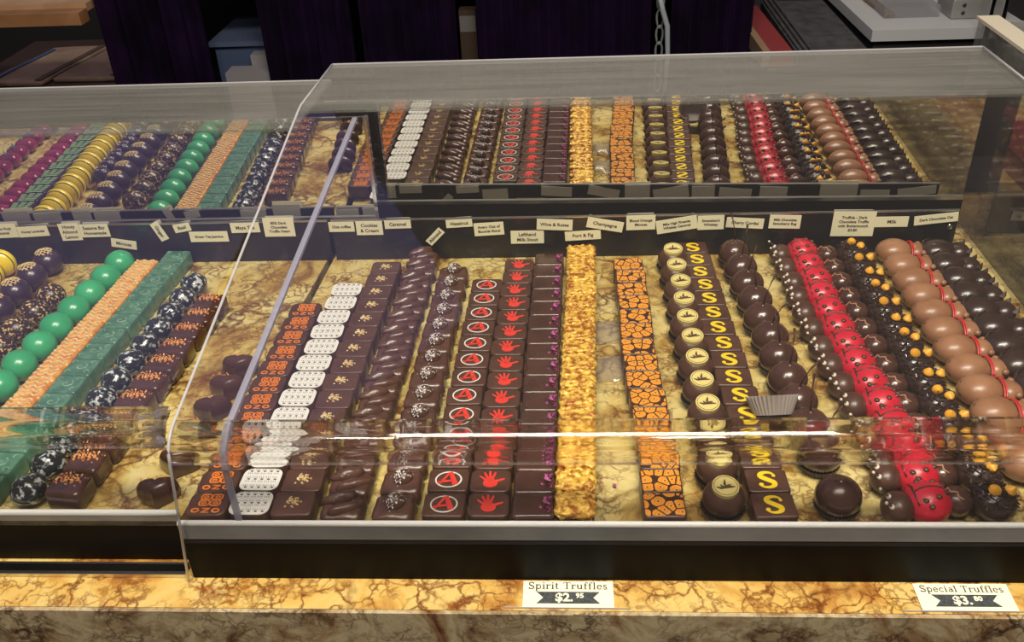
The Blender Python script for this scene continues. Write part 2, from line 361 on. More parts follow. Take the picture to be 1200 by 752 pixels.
def text_mb(lines, size, z0, th, bold=0.0, lead=1.15, xs=1.0, mb=None, mat=None, align='CENTER'):
    mb = mb or MB()
    y = (len(lines) - 1) * size * lead / 2
    for ln in lines:
        key = (ln, size, bold, th, align)
        if key not in _tc:
            cu = bpy.data.curves.new('lettering', 'FONT'); cu.body = ln; cu.size = size; cu.align_x = align; cu.align_y = 'CENTER'
            cu.extrude = th / 2; cu.offset = bold; cu.resolution_u = 2
            ob = bpy.data.objects.new('lettering', cu); COL.objects.link(ob)
            dg = bpy.context.evaluated_depsgraph_get(); me = bpy.data.meshes.new_from_object(ob.evaluated_get(dg))
            _tc[key] = ([tuple(v.co) for v in me.vertices], [tuple(p.vertices) for p in me.polygons])
            bpy.data.objects.remove(ob); bpy.data.curves.remove(cu); bpy.data.meshes.remove(me)
        vs, fs = _tc[key]
        mb.add([(a * xs, b + y, c + z0 + th / 2) for a, b, c in vs], fs, mat)
        y -= size * lead
    return mb
def link(name, me, parent=None, loc=(0, 0, 0), rot=(0, 0, 0), **props):
    o = bpy.data.objects.new(name, me); COL.objects.link(o); o.location = loc; o.rotation_euler = rot
    if parent is not None: o.parent = parent
    for k, v in props.items(): o[k] = v
    return o
def thing(name, label, cat, loc=(0, 0, 0), rz=0.0, group=None, rot=None):
    o = link(name, None, None, loc, rot or (0, 0, rz), label=label, category=cat)
    if group: o['group'] = group
    return o
def struct(name, me, parent=None, **p):
    o = link(name, me, parent, **p)
    if parent is None: o['kind'] = 'structure'
    return o

# ------------------------------------------------------------------ levels of the place
LEDGE = -0.042; YF = 0.4905; YB = 1.03; XL = -0.2625; XR = 0.4470; YS = 0.922
# ---------- the room
struct('floor', MB().box(-3, 3, -0.5, 3.2, -1.05, -1.0).mesh('floor', 'wood_dark'))
struct('wall_back', MB().box(-3, 3, 2.60, 2.70, -1.0, 2.3).mesh('wall_back', 'wall'))
struct('trim_1', MB().box(-3, 3, 2.50, 2.599, -1.0, 0.32).mesh('dark_dado', 'blackroom'))
struct('wall_right', MB().box(1.6, 1.7, -0.5, 2.6, -1.0, 2.3).mesh('wall_right', 'wood_dark'))
# ---------- stone counter
ctr = thing('stone_counter', 'golden brown marble counter carrying the two display cases', 'counter', (0, 0, 0))
link('ledge_slab', MB().box(-1.3, 1.2, 0.4635, 1.15, LEDGE - 0.03, LEDGE).mesh('ledge_slab', 'stone_ledge'), ctr, (0, 0, 0))
link('front_face', MB().box(-1.3, 1.2, 0.4600, 0.4634, -0.99, LEDGE - 0.0005).mesh('front_face', 'stone_front'), ctr, label='dark brown veined marble front face')
link('side_panel', MB().box(-1.3, 1.2, 0.47, 1.10, -0.99, LEDGE - 0.031).mesh('core', 'base'), ctr)
# ---------- one display case: base, tray, shell, mirror
def profile(yf, zt, ybk, zb0=0.076, off=0.0, z0=LEDGE + 0.001):
    """points (y, z) of the shell from the front foot over the bend and the slope to the flat top; off: offset inwards"""
    P = [(yf, z0), (yf, zb0)]
    bend = []
    y1, z1 = yf + 0.022, 0.099 + (zt - 0.19) * 0.1
    ys, zs = 0.888, zt - 0.002
    sl = math.atan2(zs - z1, ys - y1)
    for k in range(1, 8):
        t = k / 8
        # quadratic curve, handle at the corner
        cy, cz = yf, z1 - math.tan(sl) * (y1 - yf)
        bend.append(((1 - t) ** 2 * yf + 2 * t * (1 - t) * cy + t * t * y1, (1 - t) ** 2 * zb0 + 2 * t * (1 - t) * cz + t * t * z1))
    return P, bend, [(y1, z1), (ys, zs)], [(ys, zs), (ys + 0.012, zt), (ybk, zt)]
def sheet(pts, x0, x1, th, nx=1, ripple=0.0):
    """extrude a (y, z) polyline along x with real thickness th, inwards"""
    m = len(pts); inner = []
    for i, (y, z) in enumerate(pts):
        a = Vector(pts[max(i - 1, 0)]); b = Vector(pts[min(i + 1, m - 1)]); t = (b - a).normalized()
        nn = Vector((t.y, -t.x)); inner.append((y + nn.x * th, z + nn.y * th))
    mb = MB(); vs = []; fs = []
    for k in range(nx + 1):
        x = x0 + (x1 - x0) * k / nx
        for i, (y, z) in enumerate(pts): vs.append((x, y, z))
        for i, (y, z) in enumerate(inner):
            rp = ripple * math.sin(i * 2.1 + 0.4 * math.sin(x * 23)) if 0 < i < m - 1 else 0
            vs.append((x, y + rp * 0.6, z - rp))
    q = 2 * m
    for k in range(nx):
        o = k * q
        for i in range(m - 1):
            fs.append((o + i, o + i + 1, o + q + i + 1, o + q + i))
            fs.append((o + m + i, o + q + m + i, o + q + m + i + 1, o + m + i + 1))
        fs.append((o, o + q, o + q + m, o + m)); fs.append((o + m - 1, o + 2 * m - 1, o + q + 2 * m - 1, o + q + m - 1))
    fs.append(tuple(range(m)) + tuple(range(2 * m - 1, m - 1, -1))); o = nx * q
    fs.append(tuple(o + i for i in range(m))[::-1] + tuple(o + m + i for i in range(m)))
    return mb.add(vs, fs)
def case(label, x0, x1, yf, zt, inset, ends, rh=0.0144):
    t = thing('display_case', label, 'display case', ((x0 + x1) / 2, 0, 0))
    ox = -(x0 + x1) / 2
    def pl(n, mb, mat, smooth=False, sharp=None, **k): return link(n, mb.mesh(n, mat, smooth, sharp), t, (ox, 0, 0), **k)
    pl('stone_tray', MB().box(x0 + 0.001, x1 - 0.001, inset + 0.005, 0.985, -0.012, 0.0), 'stone')
    pl('plinth_panel', MB().box(x0 + 0.001, x1 - 0.001, inset + 0.0008, inset + 0.0045, LEDGE + 0.0005, -0.0005), 'base')
    pl('plinth_core', MB().box(x0 + 0.001, x1 - 0.001, inset + 0.006, 0.98, LEDGE + 0.0005, -0.0125), 'base')
    pl('front_rail', MB().box(x0 + 0.001, x1 - 0.001, inset + 0.0008, inset + 0.0045, 0.0, rh - 0.001), 'rail')
    pl('rail_lip', MB().tube([(x0 + 0.001, inset + 0.0028, rh), (x1 - 0.001, inset + 0.0028, rh)], 0.0024, 12), 'rail_shine', True)
    A, bnd, sl, top = profile(yf, zt, YB)
    th = 0.003
    pl('front_panel', sheet([(A[0][0], -0.0005), A[1]], x0, x1, th), 'clear')
    bo = pl('curved_bend', sheet([A[1]] + bnd + [sl[0]], x0, x1, 0.0045, 40, 0.0007), 'bend', True, 50)
    bo.data.materials.append(M['film'])
    for p in bo.data.polygons:
        c = p.center
        if (abs(p.normal.x) > 0.9) or (abs(c.z - A[1][1]) < 0.0006 and abs(p.normal.z) > 0.8) or (c.y > sl[0][0] - 0.0012 and abs(p.normal.y) > 0.8): p.material_index = 1
    pl('sloping_panel', sheet([(sl[0][0] + 0.0002, sl[0][1]), sl[1]], x0, x1, th), 'clear')
    pl('top_panel', sheet([(top[0][0] + 0.0002, top[0][1]), top[1], top[2]], x0, x1, th), 'clear_top')
    pl('top_back_edge', MB().box(x0, x1, YB + 0.0002, YB + 0.003, zt - 0.004, zt + 0.0005), 'edge')
    full = A + bnd + sl + top[1:]
    for xe in ends:
        pl('side_edge', MB().tube([(xe, y, z) for y, z in full], 0.0012, 6), 'edge', True)
    return t, full
case_l, prof_l = case('long lower acrylic display case with fruit-coloured truffles, its top lower than its neighbour', -1.25, -0.2665, 0.5065, 0.172, 0.5100, [], 0.0070)
case_m, prof_m = case('taller clear acrylic display case with the wide spread of dark chocolates', XL, XR, 0.4885, 0.190, 0.4915, [XL, XR])
ox = -(XL + XR) / 2
SKEW = 0.0330        # the joint of the two cases runs slightly out of square
for t, lim, side in ((case_m, XL + 0.003, 1), (case_l, -0.2685, -1)):
    for o in t.children:
        for v in o.data.vertices:
            wx = v.co.x
            if side == 1 and wx < lim:
                foot = 0.0125 if o.name.startswith(('front_rail', 'rail_lip', 'plinth_panel')) else (0.0 if v.co.y > 0.5 else 0.014 * max(0.0, 0.08 - v.co.z) / 0.12)
                v.co.x -= (1.035 - v.co.y) * SKEW + foot
            elif side == -1 and wx > lim:
                v.co.x -= (1.035 - v.co.y) * SKEW + (0.0155 if v.co.y < 0.60 else 0.0)
        o.data.update()
# milky rib under the shell near its end, and the solid end panel
rib = [(y + 0.0065, z - (0.0065 if 0.50 < y < 0.9 else 0.0)) for y, z in prof_m if y < 0.895]
rib = [(0.4945, 0.0165), (0.4945, 0.066), (0.499, 0.080), (0.508, 0.0885), (0.516, 0.0925), (0.885, 0.1815)]
vs = []; fs = []
for y, z in rib:
    xx = -0.246 + (y - 0.49) * 0.090
    vs += [(xx - 0.0024, y, z), (xx + 0.0024, y, z), (xx + 0.0024, y + 0.002, z - 0.003), (xx - 0.0024, y + 0.002, z - 0.003)]
for i in range(len(rib) - 1):
    for k in range(4): fs.append((i * 4 + k, i * 4 + (k + 1) % 4, i * 4 + 4 + (k + 1) % 4, i * 4 + 4 + k))
fs += [(0, 1, 2, 3), tuple(len(vs) - k for k in (1, 2, 3, 4))]
link('support_rib', MB().add(vs, fs).mesh('support_rib', 'rib'), case_m, (ox, 0, 0))
ends = [(y, z) for y, z in prof_m][1:]
poly = [(0.4985, 0.0005)] + [(min(max(y + 0.004, 0.4985), 1.0295), z - 0.0045) for y, z in ends] + [(1.0295, 0.0005)]
mb = MB(); n = len(poly)
mb.add([(XR - 0.006, y, z) for y, z in poly] + [(XR - 0.0005, y, z) for y, z in poly], [tuple(range(n)), tuple(range(n, 2 * n))[::-1]] + [(i, (i + 1) % n, n + (i + 1) % n, n + i) for i in range(n)])
link('end_panel', mb.mesh('end_panel', 'clear'), case_m, (ox, 0, 0))
# aluminium sliding tracks in front of the lower case
for k, y in enumerate((0.5035, 0.4935)):
    tr = link('track_strip', MB().box(-1.25, -0.2985, y - (0.001 if k == 0 else 0.0016), y + (0.001 if k == 0 else 0.0016), LEDGE + 0.0003, LEDGE + 0.004).mesh('track', 'steel'),
              label='thin aluminium track on the marble ledge, ' + ('the one against the black plinth' if k == 0 else 'the outer one'), category='track')
link('filler_strip', MB().box(-1.25, -0.2985, 0.4955, 0.5020, LEDGE + 0.0003, LEDGE + 0.0030).mesh('gap', 'base'), label='black filler strip between the two aluminium tracks', category='filler strip')
# ---------- sliding mirror doors
def mirror(label, x0, x1, y, z0, z1, chrome_right):
    t = thing('mirror_door', label, 'mirror', ((x0 + x1) / 2, y, z0)); cx = (x0 + x1) / 2; w = (x1 - x0) / 2
    link('mirror_glass', MB().box(-w, w, 0, 0.003, 0, z1 - z0).mesh('mirror_glass', 'mirror'), t)
    link('bottom_channel', MB().box(-w, w, -0.0025, 0.0055, -0.004, 0.0).mesh('bottom_channel', 'steel'), t)
    link('channel_base', MB().box(-w, w, -0.002, 0.0055, -z0 + 0.0005, -0.0045).mesh('channel_base', 'base'), t)
    if chrome_right:
        link('edge_trim', MB().box(w + 0.0002, w + 0.004, -0.004, 0.006, -0.008, z1 - z0).mesh('edge_trim', 'chrome'), t)
    return t
mirror('wide mirrored sliding door behind the dark chocolates', -0.262, 0.430, 0.964, 0.0500, 0.168, False).rotation_euler.z = -0.020
mirror('mirrored sliding door of the lower case, ending in a chrome edge', -1.2, -0.215, 0.941, 0.0455, 0.161, True)
mirror('mirrored door of the neighbouring case beyond the end panel', 0.4680, 0.95, 0.963, 0.0500, 0.168, False)
# ---------- black label strips
def strip(label, x0, x1, h):
    t = thing('label_strip', label, 'strip', ((x0 + x1) / 2, YS, 0)); w = (x1 - x0) / 2
    link('strip_panel', MB().box(-w, w, 0, 0.003, 0.0005, h).mesh('strip_panel', 'strip'), t)
    link('top_edge', MB().box(-w, w, -0.0003, 0.0033, h, h + 0.0012).mesh('top_edge', 'steel'), t)
    return t
st_m = strip('black plastic strip carrying the name cards behind the dark chocolates', -0.262, 0.415, 0.0485)
st_l = strip('black plastic strip carrying the name cards in the lower case', -1.2, -0.2665, 0.0485)
sc = MB().ball((0, 0, 0), 0.0032, 0.0018, 0.0032, 12, 8)
link('screw', sc.mesh('screw', 'chrome', True), st_m, (0.4075 - 0.0765, -0.0012, 0.031))
# ---------- name cards
cards = [(-0.6393, .0444, .0357, .0171, 2, ['Passion Fruit', 'Caramel'], 'two-line name card cut by the picture edge above the yellow ovals'),
 (-0.6026, .0438, .0356, .0128, 3, ['Honey Lavender'], 'honey lavender name card above the lattice-topped truffles'),
 (-0.5605, .0419, .0237, .0213, 2, ['Honey', 'Almond', 'Lemon'], 'three-line squarish name card in the lower case'),
 (-0.5313, .0436, .0334, .0159, 1, ['Sesame Bar', 'Homemade'], 'two-line name card touching the three-line one in the lower case'),
 (-0.5026, .0257, .0286, .0108, -10, ['Mimosa'], 'low tilted name card just above the green balls'),
 (-0.4572, .0411, .0234, .0100, -68, ['Ginger'], 'name card standing nearly upright above the green squares'),
 (-0.4308, .0449, .0194, .0100, 10, ['Basil'], 'smallest name card, tipped upward above the green squares'),
 (-0.4021, .0337, .0438, .0128, 0, ['Green Tea Jasmine'], 'green tea jasmine name card'),
 (-0.3592, .0436, .0328, .0120, 1, ['Maya Tea'], 'maya tea name card beside the seam of the two cases'),
 (-0.3205, .0440, .0345, .0230, 0, ['85% Dark', 'Chocolate', 'Truffle Heart'], 'three-line dark chocolate truffle heart name card seen through the sloping shell edge'),
 (-0.2506, .0427, .0286, .0120, 0, ['Oze coffee'], 'coffee name card, first on the strip of the taller case'),
 (-0.2194, .0411, .0295, .0170, 0, ['Cookies', '& Cream'], 'cookies and cream name card'),
 (-0.1876, .0447, .0293, .0102, 1, ['Caramel'], 'caramel name card in one line'),
 (-0.1473, .0292, .0228, .0090, 46, ['Almond'], 'name card slipped down and tilted behind the walnut-shaped curls'),
 (-0.1196, .0445, .0291, .0093, 3, ['Hazelnut'], 'hazelnut name card'),
 (-0.0871, .0376, .0328, .0156, 3, ['Avery Out of', 'Bounds Stout'], 'stout name card in two lines beside the hazelnut card'),
 (-0.0453, .0264, .0366, .0158, 0, ['Lefthand', 'Milk Stout'], 'milk stout name card hanging low on the strip'),
 (-0.0150, .0415, .0390, .0130, -3, ['Wine & Roses'], 'wine and roses name card'),
 (0.0157, .0274, .0392, .0112, 3, ['Port & Fig'], 'port and fig name card just above the gold-topped row'),
 (0.0398, .0405, .0397, .0125, -11, ['Champagne'], 'champagne name card tilted downwards'),
 (0.0785, .0419, .0313, .0175, 1, ['Blood Orange', 'Mimosa'], 'blood orange name card in two lines'),
 (0.1172, .0391, .0440, .0160, 9, ['Mile High Fireside', 'Whiskey Caramel'], 'whiskey caramel name card tilted upward'),
 (0.1537, .0405, .0283, .0168, 1, ["Stranahan's", 'Whiskey'], 'squarish whiskey name card touching the cherry cordial card'),
 (0.1901, .0398, .0400, .0120, -4, ['Cherry Cordial'], 'cherry cordial name card'),
 (0.2327, .0400, .0335, .0160, -2, ['Milk Chocolate', 'Strawberry Bug'], 'strawberry bug name card above the ladybugs'),
 (0.3052, .0366, .0450, .0294, -1, ['Truffula - Dark', 'Chocolate Truffle', 'with Butterscotch', '$3.80'], 'largest name card, four lines with a price, beside the milk card'),
 (0.3453, .0379, .0349, .0122, 0, ['Milk'], 'milk name card between two longer cards'),
 (0.3909, .0411, .0453, .0108, 6, ['Dark Chocolate Cat'], 'dark chocolate cat name card at the strip end')]
for i, (x, z, w, h, a, ln, lab) in enumerate(cards):
    zz = min(z, 0.0475 - (h / 2 * math.cos(math.radians(a)) + w / 2 * abs(math.sin(math.radians(a)))) * 0.6)
    t = thing('name_card', 'cream ' + lab, 'card', (x, YS - 0.0012 - 0.0009 * (i % 2), z), rot=(PI / 2, 0, 0), group='name cards on the black strips')
    t.rotation_euler = Euler((PI / 2, math.radians(-a), 0), 'XYZ')
    link('card_front', MB().box(-w / 2, w / 2, -h / 2, h / 2, 0, 0.0004).mesh('card_front', 'card'), t)
    size = min(h * 0.78 / len(ln) , w * 1.65 / max(len(s) for s in ln), 0.0056)
    link('lettering', text_mb(ln, size, 0.0005, 0.0001, 0.00011).mesh('lettering', 'ink'), t)
    bx, bz = w * 0.46, h * 0.46
    link('card_back', MB().box(-bx, bx, -bz, bz, -0.0070, -0.0066).mesh('card_back', 'card_back'), t)
# ---------- slab-serif strokes for the price card titles: glyph = advance, strokes (points, width)
def arc(cx, cy, rx, ry, a0, a1, n=9): return [(cx + rx * math.cos(math.radians(a0 + (a1 - a0) * k / (n - 1))), cy + ry * math.sin(math.radians(a0 + (a1 - a0) * k / (n - 1)))) for k in range(n)]
K, H_ = 0.115, 0.05      # thick and thin strokes
def bar(x0, x1, y): return ([(x0, y), (x1, y)], H_)
GL = {
 'S': (0.58, [(arc(0.27, 0.535, 0.19, 0.165, 15, 230), 0.10), (arc(0.27, 0.185, 0.20, 0.165, 60, -165), 0.10), ([(0.13, 0.42), (0.41, 0.29)], 0.13), ([(0.47, 0.70), (0.47, 0.52)], H_), ([(0.06, 0.0), (0.06, 0.20)], H_)]),
 'T': (0.66, [([(0.32, 0.02), (0.32, 0.70)], K), bar(0.18, 0.46, 0.02), bar(0.03, 0.61, 0.69), ([(0.045, 0.70), (0.045, 0.53)], H_), ([(0.595, 0.70), (0.595, 0.53)], H_)]),
 'p': (0.58, [([(0.13, -0.20), (0.13, 0.48)], K), bar(0.02, 0.25, -0.20), bar(0.02, 0.13, 0.47), (arc(0.30, 0.24, 0.17, 0.215, 150, -150, 13), 0.09)]),
 'i': (0.32, [([(0.15, 0.02), (0.15, 0.48)], K), bar(0.03, 0.28, 0.02), bar(0.03, 0.15, 0.47), ([(0.15, 0.59), (0.15, 0.70)], 0.12)]),
 'r': (0.45, [([(0.13, 0.02), (0.13, 0.48)], K), bar(0.02, 0.27, 0.02), bar(0.02, 0.13, 0.47), (arc(0.30, 0.33, 0.14, 0.12, 170, 60), 0.07), ([(0.37, 0.36), (0.37, 0.46)], 0.10)]),
 't': (0.38, [([(0.15, 0.10), (0.15, 0.64)], K), bar(0.03, 0.31, 0.47), (arc(0.23, 0.10, 0.08, 0.08, 180, 350), 0.07)]),
 'u': (0.62, [([(0.13, 0.15), (0.13, 0.48)], K), ([(0.43, 0.02), (0.43, 0.48)], K), (arc(0.26, 0.16, 0.13, 0.13, 180, 340), 0.08), bar(0.02, 0.13, 0.47), bar(0.32, 0.43, 0.47), bar(0.43, 0.55, 0.02)]),
 'f': (0.38, [([(0.14, 0.02), (0.14, 0.56)], K), bar(0.02, 0.29, 0.02), bar(0.02, 0.30, 0.46), (arc(0.25, 0.57, 0.11, 0.12, 180, 40), 0.07), ([(0.33, 0.60), (0.33, 0.68)], 0.09)]),
 'l': (0.32, [([(0.15, 0.02), (0.15, 0.72)], K), bar(0.02, 0.28, 0.02), bar(0.02, 0.15, 0.71)]),
 'e': (0.53, [(arc(0.26, 0.24, 0.18, 0.215, 5, 320, 15), 0.09), bar(0.10, 0.44, 0.25)]),
 's': (0.46, [(arc(0.21, 0.36, 0.13, 0.10, 20, 230), 0.085), (arc(0.21, 0.125, 0.14, 0.10, 60, -165), 0.085), ([(0.12, 0.30), (0.31, 0.19)], 0.10)]),
 'c': (0.49, [(arc(0.25, 0.24, 0.17, 0.215, 45, 320, 13), 0.09), ([(0.37, 0.35), (0.37, 0.42)], 0.10)]),
 'a': (0.54, [([(0.38, 0.05), (0.38, 0.36)], K), (arc(0.25, 0.35, 0.13, 0.11, 0, 160), 0.08), (arc(0.22, 0.15, 0.14, 0.12, 50, 330), 0.08), bar(0.38, 0.50, 0.03)]),
 ' ': (0.34, [])}
def serif_mb(txt, width, cx, ybase, z0, z1):
    tot = sum(GL[c][0] for c in txt); s = width / tot; mb = MB(); x = cx - width / 2
    for c in txt:
        for k, (p, w) in enumerate(GL[c][1]): mb.stroke([(x + a * s, ybase + b * s * 1.05) for a, b in p], w * s, z0, z1 + 0.00001 * k)
        x += GL[c][0] * s
    return mb
# ---------- price cards lying on the ledge
def price(x0, x1, title, big, small, label):
    t = thing('price_card', label, 'price card', ((x0 + x1) / 2, 0.4785, LEDGE + 0.0004)); w = (x1 - x0) / 2
    link('card_sheet', MB().box(-w, w, -0.0130, 0.0120, 0, 0.0006).mesh('card_sheet', 'price'), t)
    link('title_lettering', serif_mb(title, 0.0595, 0.0, 0.0042, 0.0007, 0.0008).mesh('title', 'ink'), t)
    b = [(-0.0235, 0.0017), (0.0235, 0.0017), (0.0185, -0.0038), (0.0235, -0.0093), (-0.0235, -0.0093), (-0.0185, -0.0038)]
    link('ribbon_banner', MB().poly(b, 0.0007, 0.0008).mesh('banner', 'banner'), t)
    m = text_mb([big], 0.0105, 0.0009, 0.0001, 0.00035, mat=Matrix.Translation((-0.0030, -0.0040, 0)))
    text_mb([small], 0.0060, 0.0009, 0.0001, 0.00022, mb=m, mat=Matrix.Translation((0.0086, -0.0022, 0)))
    link('price_lettering', m.mesh('price', 'price'), t)
    # clear sleeve ledge in front of the card
    link('card_sleeve', MB().box(-w - 0.014, w + 0.012, -0.0135, -0.0131, -0.0003, 0.0012).mesh('sleeve', 'edge'), t)
price(-0.0365, 0.0305, 'Spirit Truffles', '$2.', '95', 'ivory price card reading spirit truffles on the marble ledge')
price(0.2500, 0.3170, 'Special Truffles', '$3.', '80', 'ivory price card reading special truffles on the marble ledge')

# ------------------------------------------------------------------ chocolates: one kind of each, copied
KIND = {}
def kind(name, rootname, parts): KIND[name] = (rootname, parts)
def seg(*a): return list(a)
Hh = 0.0175
# coffee print squares
def oct_body(w=0.0310, d=0.0252, h=Hh, r=0.005, rt=0.0013, mat='choc', **k): return MB().rbox(w, d, h, r, rt, **k).mesh('body', mat, True, 35)
def rrect(cx, cy, a, b, r, n=4):
    P = []
    for sx, sy, a0 in ((1, 1, 0), (-1, 1, PI / 2), (-1, -1, PI), (1, -1, 1.5 * PI)):
        for k in range(n): P.append((cx + sx * (a - r) + r * math.cos(a0 + PI / 2 * k / (n - 1)), cy + sy * (b - r) + r * math.sin(a0 + PI / 2 * k / (n - 1))))
    return P
m = MB()
for sx in (-1, 1):
    for sy in (-1, 1):
        cx, cy = 0.001 + sx * 0.0042, 0.0035 + sy * 0.0032
        m.stroke(rrect(cx, cy, 0.0038, 0.0028, 0.0020), 0.00115, Hh, Hh + 0.0003, True)
        m.stroke(rrect(cx + sx * 0.0003, cy, 0.0016, 0.0010, 0.0008), 0.0010, Hh, Hh + 0.0003, True)
for ox_ in (-0.0078, 0.0078): m.stroke(ringpts(ox_, -0.0077, 0.0026, 14, 0.0019), 0.0012, Hh, Hh + 0.0003, True)
m.stroke([(-0.0030, -0.0056), (0.0030, -0.0056)], 0.0009, Hh, Hh + 0.0003); m.stroke([(0.0026, -0.0056), (-0.0026, -0.0098)], 0.0012, Hh, Hh + 0.0003); m.stroke([(-0.0030, -0.0098), (0.0030, -0.0098)], 0.0009, Hh, Hh + 0.0003)
kind('ozo', 'square_truffle', [('body', oct_body(r=0.006), []), ('orange_print', m.mesh('print', 'orange'), [])])
# white printed
m = MB().poly(rrect(0, 0, 0.0153, 0.0122, 0.0066, 5), Hh, Hh + 0.0005); k = MB()
for r in range(5):
    for c in range(-2, 3):
        y = -0.0090 + r * 0.0045; x = c * 0.0052
        if r % 2 == 0: k.disc(x + 0.0006, y, 0.0012, Hh + 0.0005, Hh + 0.0007, 8, 0.0007)
        for q in range(3): k.box(x - 0.0016 + q * 0.0014, x - 0.0013 + q * 0.0014, y + 0.0014, y + 0.0028, Hh + 0.0005, Hh + 0.0007)
kind('white', 'square_truffle', [('body', oct_body(r=0.0075), []), ('white_top', m.mesh('top', 'white'), []), ('black_print', k.mesh('print', 'black'), [])])
# gold crumbs
def crumbs(n, x0, x1, y0, y1, z, s0, s1, seed, dome=0.0):
    rnd = random.Random(seed); m = MB()
    for _ in range(n):
        s = rnd.uniform(s0, s1); gx = rnd.gauss((x0 + x1) / 2, (x1 - x0) / 4); gy = rnd.gauss((y0 + y1) / 2, (y1 - y0) / 4); T = Matrix.Translation((gx, gy, z + s * 0.3 - dome * ((gx - (x0 + x1) / 2) ** 2 + (gy - (y0 + y1) / 2) ** 2))) @ Euler((rnd.uniform(-1, 1), rnd.uniform(-1, 1), rnd.uniform(0, 6))).to_matrix().to_4x4()
        m.add([(s, 0, 0), (0, s * .8, 0), (-s, 0, .2 * s), (0, -s * .7, 0), (0, 0, s * .6), (0.2 * s, 0, -s * .4)], [(0, 1, 4), (1, 2, 4), (2, 3, 4), (3, 0, 4), (1, 0, 5), (2, 1, 5), (3, 2, 5), (0, 3, 5)], T)
    return m
kind('crumb', 'square_truffle', [('body', oct_body(r=0.0035, d=0.0255), []), ('gold_crumbs', crumbs(30, -0.006, 0.006, -0.005, 0.005, Hh, 0.0007, 0.0017, 3).mesh('crumbs', 'gold_crumb'), [])])
# enrobed curls
def curl_body(seed): return MB().rbox(0.0312, 0.0266, 0.0150, 0.006, 0.005, n=4, core=3, disp=0.0014, dsc=110, seed=seed, taper=0.06).mesh('body', 'choc_melt', True)
T = Matrix.Translation((0.0, 0.001, 0.0150)) @ Matrix.Rotation(math.radians(24), 4, 'Z')
m = MB().ball((-0.0008, 0.0058, 0.0006), 0.0142, 0.0056, 0.0060, 20, 12, mat=T, disp=0.0012, dsc=150); m.ball((0.0010, -0.0050, -0.0008), 0.0138, 0.0054, 0.0056, 20, 10, mat=T, disp=0.0012, dsc=150, seed=2)
kind('curl', 'enrobed_truffle', [('body', curl_body(1), []), ('curled_top', m.mesh('curl', 'choc_melt', True), []), ('sugar_dust', crumbs(10, -0.010, 0.001, -0.002, 0.006, 0.0206, 0.0003, 0.0006, 5).mesh('dust', 'gold_crumb'), [])])
m = MB().ball((0.001, 0.002, 0.0165), 0.0078, 0.0070, 0.0062, 18, 12, disp=0.0010, dsc=130)
kind('salt', 'enrobed_truffle', [('body', curl_body(4), []), ('nut_bump', m.mesh('bump', 'choc_melt', True), []), ('salt_flakes', crumbs(60, -0.006, 0.008, -0.005, 0.009, 0.0226, 0.0005, 0.0014, 8, 75).mesh('salt', 'salt'), [])])
# red letter in a ring
m = MB().stroke(ringpts(0, 0, 0.0098, 28, 0.0084), 0.0011, Hh, Hh + 0.0003, True)
a = MB(); a.stroke([(-0.0062, -0.0052), (0.0004, 0.0074)], [0.0016, 0.0022], Hh + 0.0003, Hh + 0.0006); a.stroke([(0.0058, -0.0058), (0.0010, 0.0080)], [0.0044, 0.0030], Hh + 0.0003, Hh + 0.0006)
a.stroke([(-0.0086, -0.0036), (-0.0020, -0.0022), (0.0050, -0.0012)], [0.0012, 0.0022, 0.0014], Hh + 0.0003, Hh + 0.0006)
kind('letter', 'square_truffle', [('body', oct_body(r=0.0035), []), ('white_ring', m.mesh('ring', 'white'), []), ('red_letter', a.mesh('letter', 'red'), [])])
# red hand
h = MB().disc(0, -0.0032, 0.0056, Hh, Hh + 0.0003, 18, 0.0048)
for ang, ln, w in ((138, 0.0108, 0.0017), (114, 0.0120, 0.0020), (94, 0.0124, 0.0021), (74, 0.0118, 0.0020), (24, 0.0110, 0.0024)):
    c, s_ = math.cos(math.radians(ang)), math.sin(math.radians(ang)); 
    h.stroke([(0.002 * c, -0.0030 + 0.002 * s_), (ln * 0.6 * c, -0.003 + ln * 0.6 * s_), (ln * c, -0.003 + ln * s_)], [w * 1.2, w, w * 0.8], Hh, Hh + 0.00031)
    h.disc(ln * c, -0.003 + ln * s_, w * 0.42, Hh, Hh + 0.0003, 8)
kind('hand', 'square_truffle', [('body', oct_body(r=0.0055), []), ('red_handprint', h.mesh('hand', 'red'), [])])
def petals(seed): 
    rnd = random.Random(seed); m = MB()
    for _ in range(11):
        s = rnd.uniform(0.0012, 0.0026); T = Matrix.Translation((0.0095 + rnd.uniform(-.0035, .0035), rnd.uniform(-.0075, .0055), Hh + rnd.uniform(0.0006, .0022))) @ Euler((rnd.uniform(-.9, .9), rnd.uniform(-.9, .9), rnd.uniform(0, 6))).to_matrix().to_4x4()
        m.add([(s, 0, .3 * s), (0.2 * s, s, 0), (-s, 0.2 * s, .4 * s), (0, -s, 0), (0, 0, -.3 * s), (0, 0, -.55 * s)], [(0, 1, 4), (1, 2, 4), (2, 3, 4), (3, 0, 4), (1, 0, 5), (2, 1, 5), (3, 2, 5), (0, 3, 5)], T)
    return m
kind('rose', 'square_truffle', [('body', oct_body(r=0.0028, rt=0.0025, mat='choc_gloss'), []), ('rose_petals', petals(2).mesh('petals', 'rose'), [])])
g_ = MB().rbox(0.0300, 0.0250, 0.0085, 0.005, 0.0028, n=5, core=9, disp=0.0019, dsc=330, mat=Matrix.Translation((0, 0, 0.0112)))
kind('gold', 'square_truffle', [('body', oct_body(w=0.0280, d=0.0240, h=0.0145, r=0.003), []), ('gold_topping', g_.mesh('topping', 'gold_nut', True), [])])
